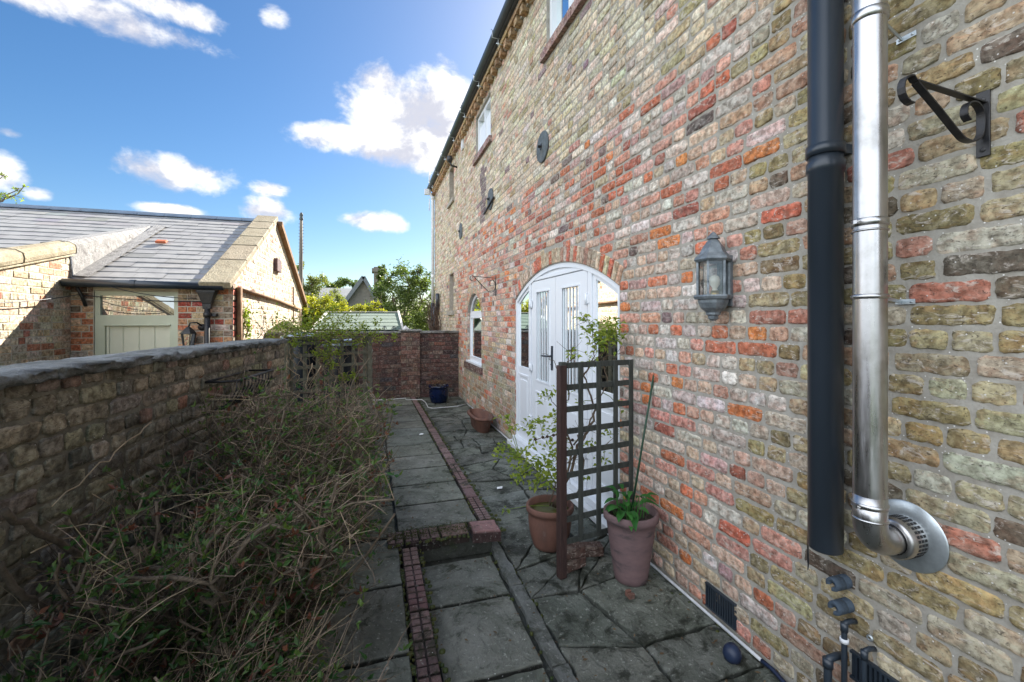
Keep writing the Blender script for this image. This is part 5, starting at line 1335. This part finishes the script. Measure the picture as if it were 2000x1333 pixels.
# ================================================================== FOREGROUND SHRUBS
def wander(p, d, L, n, curl, grav=0.):
    P = [Vector(p)]; d = Vector(d).normalized()
    for i in range(n):
        d = (d+Vector((random.gauss(0,curl),random.gauss(0,curl),random.gauss(0,curl)-grav))).normalized(); P.append(P[-1]+d*L/n)
    return P, d
GX = lambda y: LA.x+(y-LA.y)*LU.x/LU.y       # garden wall face
def shrub(label, x, y, H_, spread, nst, ntw, nlf, lean=(0,0,0), green=.5, big=0, seed=1, xmax=None):
    random.seed(seed)
    t = thing('twiggy_shrub', label, 'shrub', (x,y,.08), 'bare twiggy shrubs along the left wall')
    st = MB(); tw = MB(); lf = MB()
    nodes = []
    def okp(P):
        for q in P:
            if q.z < .03 or q.x < GX(q.y)+.01: return False
            if (q-EYE).length < .62: return False
            if xmax and q.x > xmax: return False
        return True
    for i in range(nst):
        a = random.uniform(0,6.28); r_ = spread*.30*math.sqrt(random.random())
        b0 = Vector((x+r_*math.cos(a)*.8, y+r_*math.sin(a), .05))
        d = Vector((math.cos(a)*.55+lean[0], math.sin(a)*.6+lean[1], 1.1))
        P, dd = wander(b0, d, H_*random.uniform(.6,1.0), 7, .11)
        if not okp(P): continue
        r0 = random.uniform(.006,.012)*(1+big); g_ = random.uniform(.25,.7)
        st.tube(P, [r0*(1-.5*j/7) for j in range(8)], 6, c=(g_,g_*.93,g_*.85), smooth=True); nodes += P[2:]*2
        for _ in range(6):
            q = random.choice(P[1:]); P2, _d = wander(q, Vector((random.gauss(lean[0],.8),random.gauss(lean[1],.8),random.uniform(.1,1))), H_*random.uniform(.2,.45), 5, .2)
            if okp(P2): st.tube(P2, [r0*random.uniform(.3,.6)*(1-.4*j/5) for j in range(6)], 5, c=(g_,g_*.93,g_*.85)); nodes += P2[1:]*2
    for i in range(ntw):
        q = random.choice(nodes)
        hz = max(0, (q.z-.1)/H_)
        out = Vector((q.x-x, q.y-y, 0)); out = out.normalized() if out.length > .01 else Vector((1,0,0))
        d = out*random.uniform(.1,.9)+Vector((random.gauss(lean[0]+.15,.75),random.gauss(lean[1]+.1,.75),random.gauss(.6,.6)))
        L = random.uniform(.05,.26) if random.random() < .93 else random.uniform(.25,.5)
        P, dd = wander(q, d, L, 5, random.choice((.07,.10,.2)), .01)
        if not okp(P): continue
        if P[-1].z > H_+.12: continue
        pale = random.random(); g_ = 1.8 if pale < .06 else (random.uniform(.9,1.5) if pale < .5 else random.uniform(.16,.5))
        r0 = random.uniform(.0010,.0021); tw.tube(P, [r0,r0*.9,r0*.8,r0*.7,r0*.55,r0*.35], 3, caps=False, c=(g_,g_*random.uniform(.9,1),g_*random.uniform(.78,.95)), smooth=True)
        if random.random() < .75: nodes.append(P[random.choice((2,3,4))])
        if random.random() < .30:     # side shoot
            P2, _d = wander(P[2], dd+Vector((random.gauss(0,.8),random.gauss(0,.8),random.gauss(0,.5))), L*.5, 3, .15)
            if okp(P2): tw.tube(P2, [r0*.6]*3+[r0*.3], 3, caps=False, c=(g_,g_*.93,g_*.85))
    for i in range(nlf):
        q = random.choice(nodes)+Vector((random.gauss(0,.03),random.gauss(0,.03),random.gauss(0,.03)))
        if q.z < .05 or q.x < GX(q.y)+.02: continue
        g_ = min(1, max(0, random.gauss(green, .3))); rd = random.random() < .10
        for _ in range(random.choice((2,3,4))):
            lf.leaf(q, (random.gauss(0,1),random.gauss(0,1),random.gauss(.7,.6)), random.uniform(.018,.044), random.uniform(.010,.018), c=(g_,.0,0))
            if rd: lf.mi[-4:] = [1]*4
    st.build('stems', 'bark', t); tw.build('twigs', 'twig', t); lf.build('foliage', ['leaf_shrub','leaf_red'], t)
shrub('large tangled shrub of bare brown twigs in the middle of the bed by the path', -.52, 3.30, 1.12, .74, 70, 5400, 3400, lean=(.15,-.05,0), green=.55, seed=11, xmax=.16)
shrub('dense twiggy shrub at the far end of the bed just before the trellis', -.46, 4.30, .78, .58, 44, 3000, 1900, lean=(.05,.0,0), green=.75, seed=12, xmax=.05)
shrub('leafy twiggy shrub in the near left with thick cut stems', -.62, 2.30, .90, .68, 40, 3000, 2700, lean=(.12,0,0), green=.30, big=.6, seed=13, xmax=.12)
shrub('lowest dark green shrub at the bottom left nearest the camera', -.62, 1.50, .62, .60, 30, 1700, 2600, lean=(.06,.1,0), green=.18, big=.5, seed=14, xmax=.0)
# a few long cut branches and long pale dry stalks of the near shrub
random.seed(5)
def px_on(u, v, d):
    q_ = onP(u, v, LA, LN); d = min(d, (q_.x*math.sin(YAW)+q_.y*math.cos(YAW))*.93) if q_.y > 0 else d
    r_ = rayd(u, v); r_ = r_/ (r_.x*math.sin(YAW)+r_.y*math.cos(YAW)); return Vector((0,0,H))+r_*d
t = thing('cut_branches', 'thick cut brown branches and long pale dry stalks in the near left corner', 'branches', (-.7,1.8,.1))
k = MB()
for pts, r_, g_ in (([(8,998,1.95),(60,1030,1.95),(130,1070,1.95),(200,1120,2.0),(240,1170,2.0),(270,1250,2.0)], .014, .8),
                    ([(0,1100,1.8),(25,1150,1.8),(70,1180,1.85),(140,1210,1.9),(200,1260,1.9)], .012, .35),
                    ([(125,1000,2.1),(165,1045,2.1),(230,1085,2.1),(310,1145,2.15),(330,1200,2.2)], .010, .9),
                    ([(240,1080,2.2),(270,1110,2.2),(310,1145,2.2)], .009, .9), ([(150,1060,2.0),(158,1160,2.0),(175,1250,2.0),(190,1333,2.0)], .011, .7),
                    ([(470,1010,2.9),(478,1080,2.9),(470,1150,2.9),(480,1200,2.9)], .014, .9), ([(455,820,3.3),(462,900,3.2),(470,1000,3.1)], .016, .8), ([(350,960,2.5),(345,1030,2.5),(352,1100,2.5)], .014, .5),
                    ([(120,1233,1.8),(190,1255,1.8),(260,1290,1.85)], .007, 1.1)):
    P = [px_on(*q) for q in pts]; k = MB(); polyline(k, P, r_*.85, r_, 8, .004); k.build('branch', 'bark', t)
for pts, r_ in (([(295,825,2.3),(240,870,2.25),(170,930,2.2),(100,990,2.2)], .0035), ([(180,965,2.2),(250,1010,2.2)], .002), ([(60,1080,2.0),(180,1035,2.0)],.003), ([(290,1080,2.1),(210,1062,2.1),(170,1040,2.1)], .004),
                ([(75,1333,1.7),(200,1270,1.8),(330,1200,1.9),(450,1140,2.1)], .0025), ([(380,1330,1.9),(440,1230,2.0),(490,1170,2.1)], .0025), ([(355,1000,2.4),(390,1060,2.4),(425,1080,2.4),(410,1110,2.4)], .0022),
                ([(325,1200,2.1),(360,1260,2.1),(350,1330,2.1)], .002), ([(610,710,4.2),(600,745,4.2),(595,760,4.2)], .004), ([(627,715,4.3),(595,765,4.3)], .004), ([(558,715,4.4),(585,733,4.4),(580,745,4.4)], .004),
                ([(530,950,2.7),(555,1040,2.7),(520,1100,2.7)], .003), ([(640,1130,2.3),(650,1140,2.3),(660,1180,2.3)], .003), ([(460,1040,2.4),(500,1090,2.4),(505,1120,2.4)], .003), ([(490,850,3.0),(512,880,3.0),(515,900,3.0)], .004)):
    P = [px_on(*q) for q in pts]; k = MB(); k.cur = (2.,1.9,1.65); polyline(k, P, r_, r_*.6, 5, .006); k.build('stalk', 'twig', t)
# ground litter in the bed
random.seed(8); k = MB()
for _ in range(5200):
    y = random.uniform(.6,5.0); x = random.uniform(GX(y)+.02, -.33+ (0.25 if random.random()<.15 else 0)); z = .07+.04*random.random()
    if x > -.34: z = .058
    k.leaf((x,y,z), (random.gauss(0,1),random.gauss(0,1),random.gauss(.1,.3)), random.uniform(.015,.05), random.uniform(.003,.014), c=(random.random(),0,0))
k.build('leaf_litter', 'leaf_dry', kind='stuff', label='dry leaves and broken twigs scattered over the shrub bed', cat='leaf litter', base=(0,0,0))
# ================================================================== CLIMBER ON THE FAR TRELLIS
random.seed(21)
t = thing('climbing_shrub', 'tangled climber with fresh green leaves over the far trellis and the garden wall end', 'climber', (-.6,6,.3))
k = MB(); lf = MB(); k.cur = (.9,.85,.75)
nodes = []
def ptr(u, v, off=.05): return onP(u, v, TA+TN*off, TN)
for _ in range(20):
    u = random.uniform(575,712); v = 810; P = [ptr(u, v)]
    for i in range(9):
        u += random.gauss(-2,10); v -= random.uniform(12,19); P.append(ptr(min(max(u,560),720), v, random.uniform(.02,.10)))
        if v < 640: break
    P2 = polyline(k, P, random.uniform(.004,.008), .002, 5, .012); nodes += P2[len(P2)//2:]
for (pts) in ([(568,680),(566,700),(580,715),(600,722)],[(570,690),(590,705),(612,718),(640,745)],[(712,650),(700,690),(716,720),(712,760)],[(560,640),(600,650),(650,640),(700,655),(725,660)],[(655,700),(690,690),(700,740),(690,780)],[(620,730),(650,700),(660,670),(640,650)]):
    polyline(k, [ptr(u,v,.06) for u,v in pts], .006, .003, 6, .01)
top = []
for _ in range(75):
    u = random.uniform(520,735); P, _d = wander(ptr(u, 655+random.uniform(-6,14), random.uniform(-.2,.15)), (random.gauss(0,1),random.gauss(0,.5),random.uniform(.2,1)), random.uniform(.2,.5), 5, .25, .06); k.tube(P, [.003,.0028,.0025,.002,.0015,.001], 4, caps=False); top += P
k.build('branches', 'twig', t)
sp2 = [(560,635,14),(590,640,20),(610,650,22),(640,655,24),(655,640,22),(625,630,22),(600,625,16),(675,625,18),(690,650,16),(725,655,14),(745,660,9),(770,658,7),(735,630,8),(640,700,14),(650,715,8),(672,738,8),(690,735,10),(620,690,8),(580,655,16),(545,640,12),(640,672,18),(700,672,12),(660,690,10),(575,672,8),(712,640,12),(650,605,12)]
for (u, v, rr) in sp2:
    c0 = ptr(u, v, .08); s_ = rr/F*6
    for _ in range(int(rr*6)):
        p_ = c0+Vector((random.gauss(0,.55)*s_, random.gauss(0,.6)*s_, random.gauss(0,.5)*s_)); lf.leaf(p_, (random.gauss(0,1),random.gauss(0,1),random.gauss(.2,.6)), random.uniform(.025,.05), random.uniform(.014,.024), c=(min(1,max(0,random.gauss(.45,.3))),0,0))
for q in top:
    if random.random() < .8: 
        for _ in range(2): lf.leaf(q, (random.gauss(0,1),random.gauss(0,1),random.gauss(.2,.6)), random.uniform(.025,.05), random.uniform(.014,.024), c=(random.random(),0,0))
lf.build('foliage', 'leaf_lime', t)
# ================================================================== GARDEN BEYOND
# shed with green felt roof
YS = 11.2; YS2 = 12.5
eL, eR = onY(608,645,YS), onY(787,645,YS); rL, rR = onY(640,611,YS2), onY(778,611,YS2)
t = thing('garden_shed', 'low garden shed with a pale green felt roof beyond the back wall', 'shed', (0,12,0))
k = MB(); n = 5
for i in range(n):
    f0, f1 = i/n, (i+1)/n+.01
    a, b2 = eL.lerp(rL,f0), eR.lerp(rR,f0); c_, d_ = eR.lerp(rR,f1), eL.lerp(rL,f1); up_ = Vector((0,0,.012*(1-i*.1)))
    k.add([a+up_,b2+up_,c_,d_,a,b2], [(0,1,2,3),(4,5,1,0)], c=vary((1,1,1),.06))
k.add([rL,rR,rR+Vector((0,1.4,-.45)),rL+Vector((0,1.4,-.45))], [(0,1,2,3)])
k.build('roof', 'green_felt', t)
for a, e in ((eL,rL),(eR,rR)):
    k = MB(); k.bar(a+Vector((0,-.02,-.02)), e+Vector((0,0,-.0)), .045, .11); k.build('bargeboard', 'white_board', t)
k = MB(); k.bar(rL+Vector((0,0,.02)), rR+Vector((0,0,.02)), .05, .02); k.build('ridge_strip', 'white_board', t)
k = MB(); k.box((eL.x+.12,YS+.12,-.05),(eR.x-.12,YS+2.4,eL.z-.01)); k.add([(eR.x-.12,YS+.12,eL.z-.01),(eR.x-.12,YS2+1.2,eL.z-.01),(rR.x-.12,YS2,rR.z-.02)], [(0,1,2)]); k.build('wall', 'shed_board', t)
# finial pickets in front of the shed
for u in (751,769):
    c0 = onY(u, 640, YB+.16); k = MB(); k.tube([(c0.x,c0.y,1.3),(c0.x,c0.y,c0.z)], .010, 6); k.tube([(c0.x-.04,c0.y,c0.z-.03),(c0.x-.02,c0.y,c0.z+.015),(c0.x,c0.y,c0.z+.0),(c0.x+.02,c0.y,c0.z+.015),(c0.x+.04,c0.y,c0.z-.03)], .008, 5); k.lathe([(0,.045),(.014,.015),(0,-.01)], c0, 8)
    k.build('finial', 'grey_iron', label='small pale fleur-shaped finial on top of the back wall, '+('left one' if u == 751 else 'right one'), cat='finial', group='fleur-shaped finials on the back wall')
# small tiled lean-to behind the garden wall
YM = 9.2; a, e, tpx = onY(496,662,YM), onY(610,664,YM), onY(552,627,YM+.6)
t = thing('mossy_hut', 'small mossy tiled roof hut against the outbuilding gable', 'hut', (a.x,YM,0))
k = MB(); k.add([a, e, tpx, tpx+Vector((.1,0,0)), a+Vector((0,1.6,0)), e+Vector((0,1.6,0))], [(0,1,3,2),(0,2,4),(1,5,3),(2,3,5,4)]); k.build('roof', 'mossy_tile', t)
k = MB(); k.box((a.x+.1,YM+.05,-.3),(e.x-.1,YM+1.5,a.z-.02)); k.build('wall', 'far_wall', t)
# telegraph pole
b0 = onY(587,600,23); tp0 = onY(588.5,413,23)
t = thing('telegraph_pole', 'tall weathered wooden pole rising behind the outbuilding gable', 'pole', (b0.x,23,0))
k = MB(); k.tube([(b0.x,23,-.1),(b0.x,23,2.5),(tp0.x,23,tp0.z-.4)], [.11,.10,.065], 12); k.build('pole', 'grey_wood', t)
k = MB(); k.lathe([(.02,.35),(.07,.28),(.085,.2),(.06,.12),(.09,.08),(.09,0)], (tp0.x,23,tp0.z-.4), 12); 
for i in range(10): z = tp0.z-.6-.15*i; k.tube([(tp0.x-.12,23,z),(tp0.x+.12,23,z)], .012, 5); 
k.build('steps', 'grey_iron', t)
# far house
YH = 40; t = thing('far_house', 'distant grey stone house with a slate roof and a steep gable', 'house', (0,YH,0))
g0, g1, gp_ = onY(676,592,YH), onY(735,592,YH), onY(710,545,YH)
k = MB(); zb = -.1
k.add([(g0.x,YH,zb),(g1.x,YH,zb),(g1.x,YH,g1.z),(gp_.x,YH,gp_.z),(g0.x,YH,g0.z),(g0.x,YH+9,zb),(g0.x,YH+9,g0.z),(g1.x,YH+9,zb),(g1.x,YH+9,g1.z)], [(0,1,2,3,4),(0,4,6,5),(1,7,8,2)])
r0, r1 = onY(628,588,YH+2), onY(690,562,YH+4)
k.box((r0.x-3,YH+1.5,zb),(g0.x,YH+8,r0.z)); k.build('wall', 'far_wall', t)
k = MB(); k.bar(Vector((gp_.x,YH-.2,gp_.z+.15)), Vector((g0.x-.35,YH-.2,g0.z-.3)), .5, .3); k.bar(Vector((gp_.x,YH-.2,gp_.z+.15)), Vector((g1.x+.3,YH-.2,g1.z-.3)), .5, .3)
k.add([(gp_.x,YH-.3,gp_.z+.2),(gp_.x,YH+9,gp_.z+.2),(g0.x-.3,YH+9,g0.z),(g0.x-.3,YH-.3,g0.z)], [(0,1,2,3)]); k.add([(gp_.x,YH-.3,gp_.z+.2),(g1.x+.3,YH-.3,g1.z),(g1.x+.3,YH+9,g1.z),(gp_.x,YH+9,gp_.z+.2)], [(0,1,2,3)])
rz0, rz1 = onY(660,592,YH+1.4).z, onY(660,563,YH+5).z
k.add([(r0.x-3.2,YH+1.3,rz0),(gp_.x,YH+1.3,rz0),(gp_.x,YH+5,rz1),(r0.x-3.2,YH+5,rz1)], [(0,1,2,3)]); k.build('roof', 'far_roof', t)
c0, c1 = onY(730,600,30), onY(752,522,30)
k = MB(); k.box((c0.x,30,-.1),(c1.x,30.9,c1.z)); k.box((c0.x-.12,29.88,c1.z-.35),(c1.x+.12,31.02,c1.z-.1)); k.build('chimney_stack', 'far_wall', label='distant stone chimney stack half hidden by ivy', cat='chimney', bevel=.03)
def tree(name, label, cat, cx, cy, zb, blobs, lfmat, n, size, trunk=None, group=None, seed=0, shape=.75, brm='bark', nbr=26):
    """crown of leaf-sized faces spread through uneven lobes, carried by limbs"""
    random.seed(seed); t = thing(name, label, cat, (cx,cy,0), group)
    lf = MB(); tot = sum(b_[3]*b_[4] for b_ in blobs)
    k = MB(); hub = Vector((cx,cy,zb)); r0 = trunk or .08
    k.tube([(cx,cy,-.1),(cx+.03,cy,zb*.5),(cx,cy,zb)], [r0,r0*.85,r0*.7], 8)
    for (x, y, z, rx, rz) in blobs:
        P = polyline(k, [hub, hub.lerp(Vector((x,y,z)),.5)+Vector((0,0,.1)), Vector((x,y,z))], r0*.5, r0*.15, 5, .03)
        clumps = []
        nc = max(5, int(26*rx*rz/ (size*size)/400)+8)
        for _ in range(nc):
            v_ = Vector([random.gauss(0,1) for _ in range(3)]).normalized()*random.uniform(.45,1.0); clumps.append((Vector((x+v_.x*rx, y+v_.y*rx, z+v_.z*rz)), random.uniform(.16,.34)*rx, random.uniform(-.25,.25)))
        for c_, _, _ in clumps[:nbr]: k.tube([Vector((x,y,z)), Vector((x,y,z)).lerp(c_,.6)+Vector((0,0,.04)), c_], [r0*.15,r0*.1,r0*.04], 4, caps=False)
        cnt = int(n*rx*rz/tot)
        for _ in range(cnt):
            c_, s_, g_ = random.choice(clumps); v_ = Vector([random.gauss(0,.6) for _ in range(3)])*s_
            lf.leaf(c_+v_, (random.gauss(0,1),random.gauss(0,1),random.gauss(.1,.7)), size*random.uniform(.7,1.4), size*random.uniform(.4,.65), c=(min(1,max(0,.5+g_+random.gauss(0,.22))),0,0))
    k.build('trunk', brm, t); lf.build('crown', lfmat, t); return t
def B(u, v, Y, rx, rz, dy=0): q = onY(u, v, Y+dy); return (q.x, q.y, q.z, rx*Y/F*1.05, rz*Y/F*1.05)
q = onY(780,600,17)
tree('evergreen_tree', 'large glossy dark green evergreen tree beside the far end of the house', 'tree', q.x, 17, .8, [B(800,560,17,42,34),B(770,585,17,40,36),B(825,590,17,34,40,-.5),B(790,620,17,50,32,-.6),B(745,600,17,30,36),B(815,540,17,22,20),B(830,630,17,30,30,-.8),B(760,545,17,20,18,.4),B(725,630,17,24,24,-.3)], 'leaf_tree', 17000, .085, .12, seed=31)
q = onY(650,620,14.5)
tree('golden_hedge', 'bright yellow-green bushy hedge behind the green shed roof', 'hedge', q.x, 14.5, .5, [B(600,605,14.5,26,22),B(630,600,14.5,24,20,.3),B(660,605,14.5,26,18),B(690,607,14.5,20,12,.2),B(715,605,14.5,16,12),B(733,600,14.5,7,14),B(745,612,14.5,10,8),B(590,635,14.5,22,26,-.5),B(640,630,14.5,40,20),B(700,625,14.5,40,12)], 'leaf_hedge', 12000, .075, .05, seed=32)
q = onY(615,590,27)
tree('feathery_tree', 'pale feathery spring tree right of the wooden pole', 'tree', q.x, 27, 1.5, [B(610,560,27,22,18),B(640,580,27,26,16),B(600,580,27,18,24),B(625,548,27,14,10),B(655,590,27,18,12),B(585,520,27,8,20)], 'leaf_feather', 5200, .11, .10, seed=33, brm='deadvine')
q = onY(670,560,60)
tree('distant_tree', 'small bluish-green tree far behind the grey house', 'tree', q.x, 60, 2, [B(672,553,60,12,9),B(690,554,60,10,7),B(655,562,60,14,8),B(640,575,60,20,14)], 'leaf_tree', 2600, .28, .2, seed=34)
q = onY(744,540,28.9)
tree('ivy', 'ivy climbing the distant chimney stack', 'ivy', q.x, 29.4, 3.5, [B(745,535,28.9,8,14),B(742,560,28.9,12,22),B(748,522,29.5,6,5)], 'leaf_tree', 2400, .11, .05, seed=35)
q = onY(0,360,13)
tree('lime_tree', 'sprig of lime green leaves at the left edge above the slate roof', 'tree', q.x-.9, 13, 3.4, [B(12,384,13,16,5),B(4,345,13,6,4),B(34,372,13,5,3),B(-30,385,13,16,16),B(46,366,13,3,2)], 'leaf_lime', 480, .06, .06, seed=36, nbr=6)
for i, (u, v, Y, rx, rz) in enumerate(((830,640,26,60,36),(560,640,24,40,20),(480,640,34,80,20),(900,620,34,80,40))):
    q = onY(u, v, Y); tree('garden_bush', ['dark bush filling in behind the evergreen tree','low green bush hidden behind the outbuilding gable','distant low bush beyond the outbuilding','distant bush behind the far end of the house'][i], 'bush', q.x, Y, .5, [B(u,v,Y,rx,rz),B(u+rx*.5,v+10,Y,rx*.6,rz*.7)], 'leaf_tree', 2600, .14, .08, seed=40+i, group='background bushes')
# leafless creeper on the far downpipe
random.seed(50); t = thing('dead_creeper', 'leafless brown creeper tangled round the far downpipe', 'creeper', (W-.1,12.6,1.2)); k = MB()
for _ in range(60):
    y = random.uniform(11.6,13.1); P = [Vector((W-.04-random.uniform(0,.14), y, random.uniform(1.0,1.4)))]
    for i in range(7): P.append(P[-1]+Vector((random.gauss(0,.03),random.gauss(0,.07),random.uniform(.04,.20)))); P[-1].x = min(P[-1].x, W-.015)
    k.tube(P, [.010,.009,.008,.007,.006,.005,.004,.003], 4, caps=False, c=vary((1,1,1),.3))
k.build('stems', 'deadvine', t)
# small creeper on the outbuilding gable
random.seed(51); t = thing('wall_creeper', 'thin creeper with a few green leaves on the pale outbuilding gable', 'creeper', (XC+.02,YF+.6,1.2)); k = MB(); lf = MB()
for pts in ([(478,665),(480,640),(476,620),(481,605)],[(505,660),(515,630),(512,600),(500,580),(490,560)],[(540,650),(530,620),(545,595)]):
    P = [onX(u, v, XC+.02) for u, v in pts]; k = MB(); Q = polyline(k, P, .007, .004, 5, .02); k.build('stem', 'deadvine', t)
    if pts[0][0] < 490:
        for q in Q:
            for _ in range(14): lf.leaf(q+Vector((random.uniform(0,.05),random.gauss(0,.05),random.gauss(0,.05))), (.3,random.gauss(0,1),random.gauss(0,1)), .05, .035, c=(random.random()*.6,0,0))
lf.build('foliage', 'leaf_lime', t)
